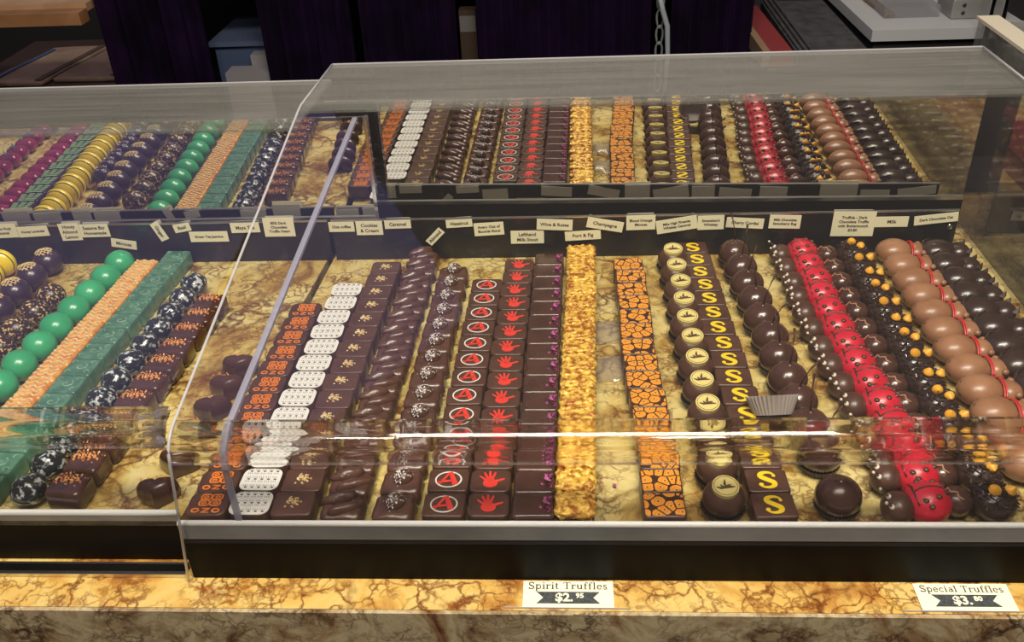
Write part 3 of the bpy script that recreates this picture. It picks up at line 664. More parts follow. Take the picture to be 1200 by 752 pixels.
kind('cell', 'square_truffle', [('body', oct_body(r=0.003, w=0.0310), []), ('orange_print', MB().poly(rrect(0, 0, 0.0144, 0.0116, 0.0022, 4), Hh, Hh + 0.0003).mesh('print', 'cells'), [])])
# paper cup
def cup(r=0.0165, h=0.0075, n=36, flare=0.0030):
    m = MB(); vs = []; fs = []
    for q, (z, rr) in enumerate(((0.0003, r * 0.80), (h, r + flare * 0.4))):
        for j in range(n * 2):
            a = PI * j / n; k = rr * (1.0 + (0.045 if j % 2 else -0.02) * (0.5 + q)); vs.append((k * math.cos(a), k * math.sin(a), z))
    N2 = 2 * n
    for q, (z, rr) in enumerate(((0.0008, r * 0.79), (h, r + flare * 0.4 - 0.0003))):
        for j in range(N2):
            a = PI * j / n; k = rr * (1.0 + (0.045 if j % 2 else -0.02) * (0.5 + q)) - 0.0002; vs.append((k * math.cos(a), k * math.sin(a), z))
    for j in range(N2):
        k = (j + 1) % N2
        fs += [(j, k, N2 + k, N2 + j), (2 * N2 + j, 3 * N2 + j, 3 * N2 + k, 2 * N2 + k), (N2 + j, N2 + k, 3 * N2 + k, 3 * N2 + j)]
    fs += [tuple(range(N2))[::-1], tuple(range(2 * N2, 3 * N2))]
    return m.add(vs, fs)
CUP = cup(0.0150, 0.0080).mesh('paper_cup', 'cup')
# gold sealed ball
bz, br = 0.0150, 0.0158
tilt = Matrix.Translation((0, 0, bz)) @ Matrix.Rotation(math.radians(9), 4, 'X')
zt_ = 0.0143
s1 = MB().disc(0, 0, 0.0098, zt_ - 0.0032, zt_ + 0.0006, 30, mat=tilt)
s2 = MB().stroke(ringpts(0, 0, 0.0085, 28), 0.0004, zt_ + 0.0006, zt_ + 0.0008, True, mat=tilt)
for a0, ln in ((90, 0.0078), (40, 0.0050), (140, 0.0050), (8, 0.0070), (172, 0.0070)):
    c, s_ = math.cos(math.radians(a0)), math.sin(math.radians(a0))
    s2.stroke([(0, -0.002), (ln * .5 * c - .0006 * s_, -0.002 + ln * .5 * s_ + .0006 * c), (ln * c, -0.002 + ln * s_)], [0.0008, 0.0022, 0.0006], zt_ + 0.0006, zt_ + 0.0008, mat=tilt)
kind('seal', 'round_truffle', [('body', MB().ball((0, 0, bz), br, br, 0.0146, 28, 16).mesh('body', 'choc', True), []),
     ('gold_seal', s1.mesh('seal', 'seal'), [('seal_drawing', s2.mesh('drawing', 'seal_ink'))]), ('paper_cup', CUP, [])])
# yellow S
S = []
for k in range(12):
    a = math.radians(-5 + 215 * k / 11); S.append((0.0006 + 0.0052 * math.cos(a), 0.0048 + 0.0034 * math.sin(a)))
for k in range(13):
    a = math.radians(55 - 220 * k / 12); S.append((-0.0006 + 0.0054 * math.cos(a), -0.0044 + 0.0038 * math.sin(a)))
pts = S
ws = [0.0013 + 0.0031 * math.sin(PI * i / (len(pts) - 1)) ** 1.5 for i in range(len(pts))]
sm = MB().stroke(pts, ws, Hh, Hh + 0.0003); sm.disc(pts[0][0] - 0.0002, pts[0][1], 0.0014, Hh, Hh + 0.00031, 10); sm.disc(pts[-1][0] + 0.0006, pts[-1][1] + 0.0004, 0.0018, Hh, Hh + 0.00031, 10)
kind('ess', 'square_truffle', [('body', oct_body(r=0.0028), []), ('yellow_letter', sm.mesh('letter', 'yellow'), [])])
# cherry cordial
ch = MB().ball((0, 0, 0.0155), 0.0172, 0.0168, 0.0158, 28, 16, zmin=0.0005).ball((0, 0, 0.0305), 0.0030, 0.0030, 0.0018, 12, 8)
def stem(dx, dy, hh): return MB().tube([(0, 0, 0.0300), (dx * .2, dy * .1, 0.030 + hh * .4), (dx * .6, dy * .5, 0.030 + hh * .8), (dx, dy, 0.030 + hh)], [0.0009, 0.0007, 0.0007, 0.0012], 6)
for i, (dx, dy, hh) in enumerate(((0.008, 0.010, 0.030), (-0.007, 0.014, 0.027), (0.012, 0.004, 0.025))):
    kind('cherry%d' % i, 'cherry_cordial', [('body', ch.mesh('body', 'choc_gloss', True) if i == 0 else KIND['cherry0'][1][0][1], []), ('stem', stem(dx, dy, hh).mesh('stem', 'stem', True), []), ('paper_cup', CUP, [])])
kind('cherry_bald', 'cherry_cordial', [('body', KIND['cherry0'][1][0][1], []), ('paper_cup', CUP, [])])
# ladybug: red back, dark head towards -x
body = MB().ball((0, 0, 0.0125), 0.0172, 0.0180, 0.0150, 26, 14, zmin=0.0005)
def on_body(a, b, c=(0, 0, 0.0125), r=(0.0172, 0.0180, 0.0150)):   # a: along x, b: along y, in radii
    z = math.sqrt(max(0, 1 - a * a - b * b)); return (c[0] + r[0] * a, c[1] + r[1] * b, c[2] + r[2] * z)
sp = MB()
for a, b in ((0.25, 0.45), (-0.35, 0.55), (0.2, -0.45), (-0.35, -0.55), (0.62, -0.15), (0.6, 0.35), (-0.15, -0.78), (-0.1, 0.82)):
    sp.ball(on_body(a, b), 0.0024, 0.0024, 0.0013, 10, 6)
ln_ = MB().tube([on_body(-0.70, -0.05 + 0.02), on_body(-0.4, 0.02), on_body(0, 0.05), on_body(0.45, 0.06), on_body(0.86, 0.05)], 0.0008, 6)
hl = MB().tube([on_body(-0.62, 0.66), on_body(-0.66, 0.3), on_body(-0.68, -0.1), on_body(-0.60, -0.62)], 0.0008, 6)
ln_.add(hl.v, hl.f)
hd = MB().ball((-0.0225, -0.004, 0.0118), 0.0120, 0.0135, 0.0115, 22, 12, zmin=0.0005)
def on_head(a, b): z = math.sqrt(max(0, 1 - a * a - b * b)); return (-0.0225 + 0.0120 * a, -0.004 + 0.0135 * b, 0.0118 + 0.0115 * z)
ey = MB(); pu = MB()
for b in (-0.50, 0.15):
    c = on_head(-0.60, b); ey.ball(c, 0.0021, 0.0025, 0.0021, 10, 8); c2 = on_head(-0.68, b); pu.ball((c[0] - 0.0010, c[1] - 0.0002, c[2] + 0.0014), 0.0012, 0.0012, 0.0010, 8, 6)
an = MB(); tip = MB()
for b in (-0.6, 0.4):
    p0 = on_head(-0.55, b * 0.6); p1 = (p0[0] - 0.006, p0[1] + b * 0.006, p0[2] + 0.004)
    an.tube([p0, p1], 0.0006, 5); tip.ball(p1, 0.0013, nu=8, nv=6)
ladyparts = [('body', body.mesh('body', 'lady', True), [('wing_line', ln_.mesh('line', 'milk_dark', True)), ('spots', sp.mesh('spots', 'choc', True))]),
             ('head', hd.mesh('head', 'choc', True), [('eyes', ey.mesh('eyes', 'eye', True)), ('pupils', pu.mesh('pupils', 'choc', True)), ('antennae', an.mesh('antennae', 'choc', True)), ('antenna_tips', tip.mesh('tips', 'eye', True))])]
kind('lady', 'ladybug_chocolate', ladyparts)
# butterscotch topped truffle with dark shell head
tb = MB().ball((0, 0, 0.0125), 0.0165, 0.0172, 0.0135, 24, 14, zmin=0.0005)
rnd = random.Random(5); spk = MB()
for _ in range(150):
    a = rnd.uniform(-0.8, 0.95); b = rnd.uniform(-0.9, 0.9)
    if a * a + b * b > 0.93: continue
    p = on_body(a, b, (0, 0, 0.0125), (0.0165, 0.0172, 0.0135)); T = Matrix.Translation(Vector(p) + Vector((0, 0, 0.0006))) @ Euler((rnd.uniform(-.6, .6), rnd.uniform(-.6, .6), rnd.uniform(0, PI))).to_matrix().to_4x4()
    spk.box(-0.0019, 0.0019, -0.00045, 0.00045, -0.0004, 0.0004, T)
def chipm(x, y, z, tx, ty):
    T = Matrix.Translation((x, y, z)) @ Euler((tx, ty, 0)).to_matrix().to_4x4(); vs = []; fs = []; n = 14
    pr = ((0.0001, 0), (0.0040, 0), (0.0046, 0.0010), (0.0042, 0.0024), (0.0026, 0.0044), (0.0010, 0.0060), (0.0003, 0.0066))
    for r, zz in pr:
        for j in range(n): vs.append((r * math.cos(2 * PI * j / n), r * math.sin(2 * PI * j / n), zz))
    for i in range(len(pr) - 1):
        for j in range(n): fs.append((i * n + j, i * n + (j + 1) % n, (i + 1) * n + (j + 1) % n, (i + 1) * n + j))
    return MB().add(vs, fs, T).mesh('chip', 'chip', True)
hb = MB().ball((-0.0255, 0.0005, 0.0110), 0.0118, 0.0125, 0.0108, 20, 12, zmin=0.0005)
def onh(a, b): z = math.sqrt(max(0, 1 - a * a - b * b)); return (-0.0255 + 0.0120 * a, 0.0005 + 0.0127 * b, 0.0110 + 0.0110 * z)
fl = MB().tube([onh(-0.85, 0.15), onh(-0.5, 0.35), onh(-0.5, -0.05), onh(-0.15, -0.15), onh(-0.15, -0.45), onh(0.15, -0.62)], 0.0008, 6)
SPKM = spk.mesh('sprinkles', 'choc_black'); TBM = tb.mesh('body', 'choc_black', True); HBM = hb.mesh('head', 'choc_gloss', True); FLM = fl.mesh('face_line', 'caramel_line', True)
for i, ch2 in enumerate((((-0.003, -0.003, 0.0255, 0.5, 0.0), (0.008, -0.001, 0.0235, 0.2, 0.5)), ((-0.002, 0.001, 0.0262, 1.0, -0.3), (0.006, -0.004, 0.0245, 1.4, 0.4)), ((-0.001, -0.004, 0.0255, 0.1, 0.1), (0.0095, -0.003, 0.0225, -0.2, 0.3)))):
    kind('bug%d' % i, 'truffle_creature', [('body', TBM, [('chocolate_sprinkles', SPKM)])] + [('butterscotch_chip', chipm(*c), []) for c in ch2] + [('head', HBM, [('face_line', FLM)])])
# milk mouse / bear: belly at -x, head at +x, red band
def creature(mat, ears, seed):
    b = MB().ball((-0.005, 0, 0.0135), 0.0190, 0.0165, 0.0135, 24, 14, zmin=0.0005)
    h_ = MB().ball((0.0185, 0.001, 0.0110), 0.0120, 0.0130, 0.0105, 20, 12, zmin=0.0005)
    return b, h_
b, h_ = creature('milk', 0, 0)
er = MB()
for y, x, z, r in ((-0.0095, 0.0225, 0.0165, 0.0034), (0.0105, 0.0225, 0.0165, 0.0034), (0.001, 0.0300, 0.0120, 0.0024)): er.ball((x, y, z), r, r, r * 0.9, 10, 8)
ta = MB().tube([(-0.0225, -0.002, 0.0150), (-0.020, 0.003, 0.0195), (-0.016, 0.008, 0.0215)], [0.0012, 0.0016, 0.0009], 6)
ta.ball((-0.0215, -0.005, 0.0130), 0.0022, nu=8, nv=6)
bd = MB()
for o in (0.0, 0.0018):
    bd.tube([(0.0105 + o, 0.0145 * math.cos(a), 0.0115 + 0.0123 * math.sin(a)) for a in [math.radians(-30 + 240 * k / 16) for k in range(17)]], 0.0007, 6)
kind('milk', 'milk_chocolate_animal', [('body', b.mesh('body', 'milk', True), [('tail', ta.mesh('tail', 'milk_dark', True))]), ('head', h_.mesh('head', 'milk', True), [('ears', er.mesh('ears', 'milk', True))]), ('red_band', bd.mesh('band', 'ribbon', True), [])])
ce = MB()
for y in (-0.0085, 0.0095):
    T = Matrix.Translation((0.0245, y, 0.0165)); ce.add([(0.004, 0, 0), (0, 0.004, 0), (-0.004, 0, 0), (0, -0.004, 0), (0.003, 0, 0.0058)], [(0, 1, 4), (1, 2, 4), (2, 3, 4), (3, 0, 4), (3, 2, 1, 0)], T)
ce.ball((0.0300, 0.001, 0.0105), 0.0026, nu=8, nv=6)
ct = MB().tube([(-0.0215, -0.006, 0.006), (-0.0225, 0.001, 0.0165), (-0.018, 0.008, 0.0225), (-0.010, 0.011, 0.0250)], [0.0014, 0.0016, 0.0014, 0.0009], 6)
kind('cat', 'dark_chocolate_cat', [('body', b.mesh('body', 'choc_black', True), [('tail', ct.mesh('tail', 'choc_black', True))]), ('head', h_.mesh('head', 'choc_black', True), [('ears', ce.mesh('ears', 'choc_black'))])])
# lower case kinds
kind('flake', 'square_truffle', [('body', oct_body(w=0.0300, d=0.0262, h=0.0185, r=0.0045, rt=0.0035, mat='choc_gloss'), []), ('orange_flakes', crumbs(75, -0.014, 0.014, -0.001, 0.010, 0.0185, 0.0006, 0.0018, 12).mesh('flakes', 'flake'), [])])
kind('marbled', 'round_truffle', [('body', MB().ball((0, 0, 0.0125), 0.0142, 0.0142, 0.0125, 22, 14, disp=0.0014, dsc=120, zmin=0.0003).mesh('body', 'marbled', True), [])])
sw = MB().stroke([(0.0008 * k * math.cos(k * 0.75) * 0.9, 0.0008 * k * math.sin(k * 0.75) * 0.7) for k in range(1, 11)], 0.0012, 0.0172, 0.0179)
for sx in (-1, 1):
    for sy in (-1, 1): sw.stroke(ringpts(sx * 0.0092, sy * 0.0075, 0.0022, 9, None, 0, 5.2), 0.0008, 0.0172, 0.0178)
kind('teal', 'square_truffle', [('body', oct_body(w=0.0275, d=0.0255, h=0.0172, r=0.002, rt=0.0016, mat='teal'), []), ('swirl_relief', sw.mesh('swirl', 'teal_top'), [])])
wv = MB()
for q in range(4):
    y = -0.0090 + q * 0.006; wv.stroke([(x * 0.0014, y + 0.0016 * math.sin(x * 0.9 + q)) for x in range(-8, 9)], 0.0019, 0.0172, 0.0181)
kind('copper', 'square_truffle', [('body', oct_body(w=0.0265, d=0.0255, h=0.0172, r=0.002, rt=0.002, mat='copper'), []), ('wave_relief', wv.mesh('waves', 'gold_crumb'), [])])
kind('mint', 'round_truffle', [('body', MB().ball((0, 0, 0.0150), 0.0162, 0.0162, 0.0150, 28, 18).mesh('body', 'ball', True), [])])
kind('speck', 'round_truffle', [('body', MB().ball((0, 0, 0.0140), 0.0155, 0.0150, 0.0140, 24, 14).mesh('body', 'speckle', True), [])])
lt = MB()
def onb(x, y): return (x - 0.001, y, 0.0150 + 0.0153 * math.sqrt(max(0, 1 - (x / 0.0168) ** 2 - (y / 0.0163) ** 2)))
for k in range(-2, 3):
    ww = math.sqrt(max(0, 0.0092 ** 2 - (k * 0.0036) ** 2)); q = [-ww + 2 * ww * i / 8 for i in range(9)]
    lt.tube([onb(a, k * 0.0036 + 0.0005 * math.sin(a * 900)) for a in q], 0.00055, 5); lt.tube([onb(k * 0.0036 + 0.0005 * math.sin(a * 900), a) for a in q], 0.00055, 5)
kind('lattice', 'round_truffle', [('body', MB().ball((0, 0, 0.0150), 0.0165, 0.0160, 0.0150, 26, 16).mesh('body', 'plum', True), []), ('lattice_print', lt.mesh('lattice', 'gold_crumb'), [])])
ye = MB().ball((0, 0, 0.0165), 0.0175, 0.0112, 0.0165, 26, 16, zmin=0.0005); yl = MB()
for o in (-0.0035, 0.0040): yl.tube([(0.0174 * math.sqrt(1 - (o / 0.0112) ** 2) * math.cos(a), o, 0.0165 + 0.0164 * math.sqrt(1 - (o / 0.0112) ** 2) * math.sin(a)) for a in [math.radians(-30 + 240 * k / 18) for k in range(19)]], 0.0006, 5)
kind('oval', 'oval_truffle', [('body', ye.mesh('body', 'lemon', True), []), ('black_lines', yl.mesh('lines', 'black'), [])])
kind('lav', 'round_truffle', [('body', MB().ball((0, 0, 0.0125), 0.0135, 0.0130, 0.0125, 20, 12).mesh('body', 'plum', True), []), ('lavender_flakes', crumbs(26, -0.009, 0.009, -0.009, 0.009, 0.0225, 0.0012, 0.0024, 21).mesh('flakes', 'lav'), [])])
mp_ = MB()
for q in range(5):
    for c in range(3): mp_.box(-0.0125 + c * 0.0085, -0.0058 + c * 0.0085, -0.0105 + q * 0.0046, -0.0080 + q * 0.0046, Hh, Hh + 0.0004, Matrix.Rotation(0.15 * (c - 1), 4, 'Z'))
kind('dash', 'square_truffle', [('body', oct_body(w=0.0285, r=0.003, mat='plum'), []), ('green_dashes', mp_.mesh('dashes', 'mint_print'), [])])
kind('berry', 'dome_truffle', [('body', MB().rbox(0.0270, 0.0245, 0.0180, 0.009, 0.008, n=5, core=2).mesh('body', 'berry', True), [])])
kind('mixed', 'dome_truffle', [('body', MB().rbox(0.0280, 0.0250, 0.0190, 0.009, 0.008, n=5, core=2).mesh('body', 'berry', True), []), ('green_flakes', crumbs(18, -0.010, 0.004, -0.006, 0.006, 0.0185, 0.0010, 0.0024, 31).mesh('flakes', 'teal'), [])])
# heart truffle
hv = []; 
for k in range(28):
    t_ = 2 * PI * k / 28; hv.append((0.0172 * (math.sin(t_) ** 3), 0.0135 * (13 * math.cos(t_) - 5 * math.cos(2 * t_) - 2 * math.cos(3 * t_) - math.cos(4 * t_)) / 16 + 0.001))
vs = []; fs = []; lay = ((0.0, 0.93), (0.006, 1.0), (0.012, 0.94), (0.0165, 0.76), (0.0190, 0.45), (0.0196, 0.02))
for z, k_ in lay: vs += [(x * k_, y * k_, z) for x, y in hv]
n = len(hv)
for i in range(len(lay) - 1):
    for j in range(n): fs.append((i * n + j, i * n + (j + 1) % n, (i + 1) * n + (j + 1) % n, (i + 1) * n + j))
fs += [tuple(range(n))[::-1], tuple((len(lay) - 1) * n + j for j in range(n))]
kind('heart', 'heart_truffle', [('body', MB().add(vs, fs).mesh('body', 'choc_gloss', True, 60), []), ('orange_flakes', crumbs(20, -0.009, 0.007, 0.002, 0.009, 0.0180, 0.0005, 0.0014, 41).mesh('flakes', 'flake'), [])])

PROTO = {}
def make(kd):
    rn, parts = KIND[kd]; r = link(rn, None)
    for pn, me, subs in parts:
        p = link(pn, me, r)
        for sn, sm_ in subs: link(sn, sm_, p)
    return r
def copy_tree(o, parent=None):
    c = o.copy(); COL.objects.link(c)
    if parent is not None: c.parent = parent
    for ch_ in list(o.children): copy_tree(ch_, c)
    return c
def put(kd, x, y, rz, label, group, z=0.0005, sc=None):
    if kd not in PROTO: PROTO[kd] = make(kd); o = PROTO[kd]
    else: o = copy_tree(PROTO[kd])
    o.location = (x, y, z); o.rotation_euler = (0, 0, rz); o['label'] = label; o['category'] = 'chocolate'; o['group'] = group
    return o
ORD = ['first', 'second', 'third', 'fourth', 'fifth', 'sixth', 'seventh', 'eighth', 'ninth', 'tenth', 'eleventh', 'twelfth', 'thirteenth', 'fourteenth', 'fifteenth', 'sixteenth', 'seventeenth']
def row(kd, desc, group, x0, y0, x1, y1, pitch, jx=0.0008, jy=0.0, jr=3, ys=None, rz=0.0, wave=0.0):
    rnd = random.Random(group)
    n = int(round((y1 - y0) / pitch)) + 1
    pos = ys or [y0 + (y1 - y0) * k / (n - 1) for k in range(n)]
    for k, y in enumerate(pos):
        t = (y - y0) / (y1 - y0); x = x0 + (x1 - x0) * t + rnd.uniform(-jx, jx) + wave * math.sin(t * 9 + len(group))
        kk = kd if isinstance(kd, str) else kd[k % len(kd)]
        lab = desc + ', frontmost of its row' if k == 0 else (desc + ', backmost of its row' if k == len(pos) - 1 else desc + ', %s from the front of its row' % ORD[k])
        put(kk, x, y + rnd.uniform(-jy, jy), rz + math.radians(rnd.uniform(-jr, jr)), lab, group)

# taller case, from one end of the tray to the other
row('ozo', 'dark square with orange ring print', 'orange printed coffee squares', -0.2740, 0.5115, -0.2645, 0.7880, 0.0258, 0.0007, 0, 1.5)
row('white', 'dark square with white lattice top', 'white lattice printed squares', -0.2405, 0.5115, -0.2300, 0.8260, 0.0262, 0.0007, 0, 1.5)
row('crumb', 'dark square with gold crumbs', 'gold crumb squares', -0.2085, 0.5120, -0.1960, 0.8720, 0.0262, 0.0007, 0, 1.5)
row('curl', 'enrobed chocolate with curled top', 'curl-topped enrobed chocolates', -0.1725, 0.5125, -0.1590, 0.9020, 0.0268, 0.0008, 0, 4)
row('salt', 'enrobed chocolate with salt flakes', 'salt-flaked enrobed chocolates', -0.1320, 0.5125, -0.1230, 0.8650, 0.0268, 0.0008, 0, 4)
row('letter', 'dark square with ringed red letter', 'ringed red letter squares', -0.0945, 0.5110, -0.0850, 0.8320, 0.0258, 0.0006, 0, 1)
row('hand', 'dark square with red handprint', 'red handprint squares', -0.0615, 0.5110, -0.0530, 0.8740, 0.0256, 0.0006, 0, 1)
row('rose', 'dark square with purple rose petals', 'rose petal squares', -0.0285, 0.5110, -0.0215, 0.8860, 0.0258, 0.0006, 0, 1.2)
row('gold', 'square with crinkled gold topping', 'gold-topped squares', 0.0025, 0.5125, 0.0140, 0.9020, 0.0267, 0.0006, 0, 1.5)
row('cell', 'square with orange cell print', 'orange cell print squares', 0.0680, 0.5110, 0.0615, 0.8720, 0.0258, 0.0009, 0, 2, wave=0.0012)
row('seal', 'dark ball with cream leaf seal', 'leaf-sealed balls', 0.1130, 0.5200, 0.1100, 0.8850, 0.0335, 0.0006, 0, 5)
row('ess', 'dark square with yellow letter S', 'yellow letter squares', 0.1480, 0.5110, 0.1345, 0.9070, 0.0256, 0.0007, 0, 2)
row(['cherry0', 'cherry1', 'cherry2'], 'cherry cordial in paper cup', 'stemmed cherry cordials', 0.1930, 0.5700, 0.1770, 0.8950, 0.0325, 0.0008, 0, 40)
put('cherry_bald', 0.1960, 0.5220, 0, 'large stemless chocolate ball in the front of the cherry cordials', 'stemmed cherry cordials')
row('lady', 'red ladybug chocolate', 'ladybug chocolates', 0.2610, 0.5190, 0.2470, 0.9000, 0.0293, 0.0008, 0, 5, wave=0.0018)
row(['bug0', 'bug1', 'bug2'], 'sprinkled truffle with butterscotch chips', 'butterscotch chip truffles', 0.3060, 0.5200, 0.3010, 0.8960, 0.0300, 0.0008, 0, 4)
row('milk', 'milk chocolate animal with red band', 'red-banded milk chocolate animals', 0.3500, 0.5600, 0.3500, 0.8980, 0.0300, 0.0008, 0, 4)
row('cat', 'dark chocolate cat', 'dark chocolate cats', 0.3980, 0.5700, 0.3930, 0.8960, 0.0300, 0.0008, 0, 4)
# lower case
row('heart', 'dark heart truffle with orange flakes', 'heart truffles', -0.3230, 0.5330, -0.3080, 0.7020, 0.03, ys=[0.5330, 0.5680, 0.6060, 0.6380, 0.6700, 0.7020], rz=0.15, jr=12)
row('flake', 'brown square with orange flakes', 'orange flaked squares', -0.3930, 0.5330, -0.3690, 0.8070, 0.0268, 0.0006, 0, 1.5, rz=-0.06)
row('marbled', 'black and white marbled truffle', 'marbled truffles', -0.4260, 0.5320, -0.3995, 0.8480, 0.0290, 0.0008, 0, 20)
row('teal', 'green pearl square with swirl relief', 'green pearl squares', -0.4630, 0.5320, -0.4400, 0.9050, 0.0260, 0.0005, 0, 1, rz=-0.06)
row('copper', 'orange pearl square with wavy relief', 'orange pearl squares', -0.4920, 0.5320, -0.4700, 0.8850, 0.0260, 0.0005, 0, 1, rz=-0.06)
row('mint', 'smooth mint green ball', 'mint green balls', -0.5300, 0.5350, -0.4985, 0.8930, 0.0326, 0.0008, 0, 20)
row('speck', 'gold speckled dark ball', 'gold speckled balls', -0.5640, 0.5350, -0.5460, 0.8250, 0.0308, 0.0008, 0, 20)
row('lattice', 'dark ball with lattice print', 'lattice-topped balls', -0.6060, 0.5350, -0.5850, 0.9000, 0.0331, 0.0008, 0, 5)
row('oval', 'yellow upright oval with black lines', 'yellow ovals', -0.6760, 0.5350, -0.6370, 0.8960, 0.0245, 0.0006, 0, 3)
row('lav', 'dark truffle with lavender flakes', 'lavender truffles', -0.6400, 0.5350, -0.6250, 0.7400, 0.0275, 0.0006, 0, 20)
row('dash', 'dark square with pale green dashes', 'green dash squares', -0.7090, 0.5320, -0.6830, 0.8900, 0.0256, 0.0005, 0, 1, rz=-0.06)
row('berry', 'glossy magenta dome beside green dash squares', 'magenta domes', -0.7400, 0.5320, -0.7160, 0.8900, 0.0262, 0.0006, 0, 4)
row('mixed', 'glossy magenta dome with green flakes', 'green-flaked magenta domes', -0.8000, 0.5320, -0.7780, 0.8900, 0.0275, 0.0006, 0, 4)

# ---------- small odds in the tray
def loose_cup(x, y, rot, label, mat='cup_silver', s=1.25, z=0.018):
    o = link('paper_cup', cup(0.0150, 0.0130).mesh('paper_cup', mat), None, (x, y, z), rot, label=label, category='paper cup'); o.scale = (s, s, s); return o
loose_cup(0.1660, 0.6150, (math.radians(-38), 0, math.radians(4)), 'empty fluted grey paper cup tipped over among the cherry cordials')
def film(x, y, seed, label):
    rnd = random.Random(seed); m = MB(); n = 7; vs = []; fs = []
    for i in range(n):
        for j in range(n):
            u, v = i / (n - 1) - .5, j / (n - 1) - .5
            vs.append((u * 0.030, v * 0.038, 0.0075 * (1 - (2 * u) ** 2) * (1 - (2 * v) ** 2) + rnd.uniform(0, 0.0025) + 0.0006))
    o = len(vs); vs += [(a, b, c - 0.0004) for a, b, c in vs]
    for i in range(n - 1):
        for j in range(n - 1):
            a = i * n + j; fs.append((a, a + 1, a + n + 1, a + n)); fs.append((o + a, o + a + n, o + a + n + 1, o + a + 1))
    link('cellophane_wrapper', m.add(vs, fs).mesh('film', 'film', True), None, (x, y, 0.0004), (0, 0, 0.1), label=label, category='wrapper')
film(0.0385, 0.705, 3, 'crumpled clear wrapper on the bare stone beside the gold-topped row')
film(0.0350, 0.765, 9, 'second clear wrapper, lying behind the crumpled one on bare stone')
tag_ = link('foil_tab', MB().box(-0.0165, 0.0165, -0.0005, 0.0005, 0, 0.0105).mesh('tab', noisy('gold_foil', (0.30, 0.22, 0.08), (0.45, 0.34, 0.14), 60, 0.4, 0.6)), None, (-0.2080, 0.4972, 0.0005), (0, 0, 0), label='small dull gold foil tab standing against the front rail', category='tab')
pet = petals(9).mesh('petal', 'rose')
for i, (x, y, lab) in enumerate(((0.0400, 0.507, 'loose purple petal crumb by the front rail'), (0.0335, 0.548, 'loose purple petal crumb behind the one by the rail'))):
    m = MB(); T = Euler((0.4, 0.3, i)).to_matrix().to_4x4(); s = 0.0024
    m.add([(s, 0, .0008), (0.2 * s, s, 0), (-s, 0.2 * s, .001), (0, -s, 0), (0, 0, -.0008)], [(0, 1, 4), (1, 2, 4), (2, 3, 4), (3, 0, 4), (3, 2, 1, 0)], T)
    link('petal_crumb', m.mesh('petal', 'rose'), None, (x, y, 0.0026), label=lab, category='petal')

# ---------- taller neighbouring case beyond the end panel
nb = thing('neighbour_case', 'edge of a still taller acrylic case beyond the end panel, with a cream top edge', 'display case', (0.4620, 0, 0))
link('side_panel', MB().box(-0.003, 0.003, 0.50, 1.085, LEDGE + 0.001, 0.203).mesh('side_panel', 'clear_top'), nb)
link('top_edge', MB().box(-0.004, 0.020, 0.50, 1.090, 0.2035, 0.207).mesh('top_edge', flat('cream_edge_tape', (0.50, 0.45, 0.36), 0.5)), nb)
link('back_panel', MB().box(0.0035, 0.60, 1.075, 1.080, LEDGE + 0.001, 0.203).mesh('back_panel', 'clear_top'), nb)
link('tray', MB().box(0.004, 0.60, 0.51, 1.07, LEDGE + 0.001, 0.0).mesh('tray', 'stone'), nb)
link('red_reflection_block', MB().box(0.090, 0.45, 0.70, 0.93, 0.0005, 0.030).mesh('red_block', 'redpaper'), nb)  # invented block, added to give the neighbour's mirror a reddish reflection

# ---------- behind the cases: curtains, shelves, worktop
def curtain(label, x0, x1, y, z0, z1, folds, lean=0.0, amp=0.014, flare=0.0):
    n = int(folds * 10); vs = []; fs = []; rnd = random.Random(label); ph = [rnd.uniform(0, 6) for _ in range(3)]; nz = 5
    for k in range(nz):
        t = k / (nz - 1); z = z0 + (z1 - z0) * t
        for i in range(n + 1):
            u = i / n; x = x0 + (x1 - x0) * u + lean * (1 - t) * (1 if flare == 0 else (2 * u - 1) * flare)
            d = amp * (math.sin(u * folds * 2 * PI + ph[0]) + 0.5 * math.sin(u * folds * 3.3 * PI + ph[1])) * (0.7 + 0.3 * (1 - t))
            vs.append((x, y + d, z))
    m = n + 1
    for k in range(nz - 1):
        for i in range(n): fs.append((k * m + i, k * m + i + 1, (k + 1) * m + i + 1, (k + 1) * m + i))
    o = len(vs); vs += [(a, b + 0.002, c) for a, b, c in vs]; fs += [tuple(q + o for q in f[::-1]) for f in list(fs)]
    return link('curtain', MB().add(vs, fs).mesh('curtain', 'curtain', True), label=label, category='curtain', group='violet curtains under the back counter')
curtain('dark violet curtain beside the shelf of kraft bags', -0.88, -0.68, 1.75, -0.98, 0.155, 5)
curtain('dark violet curtain beside the plastic tub', -0.575, -0.40, 1.75, -0.98, 0.155, 5)
curtain('dark violet curtain behind the middle of the taller case', -0.385, -0.205, 1.76, -0.98, 0.155, 5)
curtain('wide dark violet curtain beyond the white chain', -0.165, 0.155, 1.76, -0.98, 0.155, 7)
curtain('dark violet curtain beside the worktop', 0.195, 0.345, 1.78, -0.98, 0.155, 4)
bk = thing('back_cabinet', 'dark back cabinet whose openings the curtains cover', 'cabinet', (-0.3, 1.9, 0))
link('cabinet_back', MB().box(-1.2, 0.649, 0.40, 0.42, -0.99, 0.155).mesh('back', 'blackroom'), bk)
link('cabinet_top', MB().box(-0.57, 0.65, -0.14, 0.42, 0.156, 0.19).mesh('top', 'blackroom'), bk)
sh = thing('wooden_shelf', 'brown wooden shelf board over the kraft bags', 'shelf', (-1.0, 1.70, 0.07))
link('shelf_board', MB().box(-0.30, 0.115, 0.0, 0.035, 0.0, 0.022).mesh('board', 'wood'), sh)
link('shelf_top', MB().box(-0.30, 0.115, 0.0355, 0.14, 0.016, 0.030).mesh('top', noisy('pale_shelf_wood', (0.34, 0.19, 0.10), (0.48, 0.30, 0.18), 9, 0.5, rnd=False)), sh)
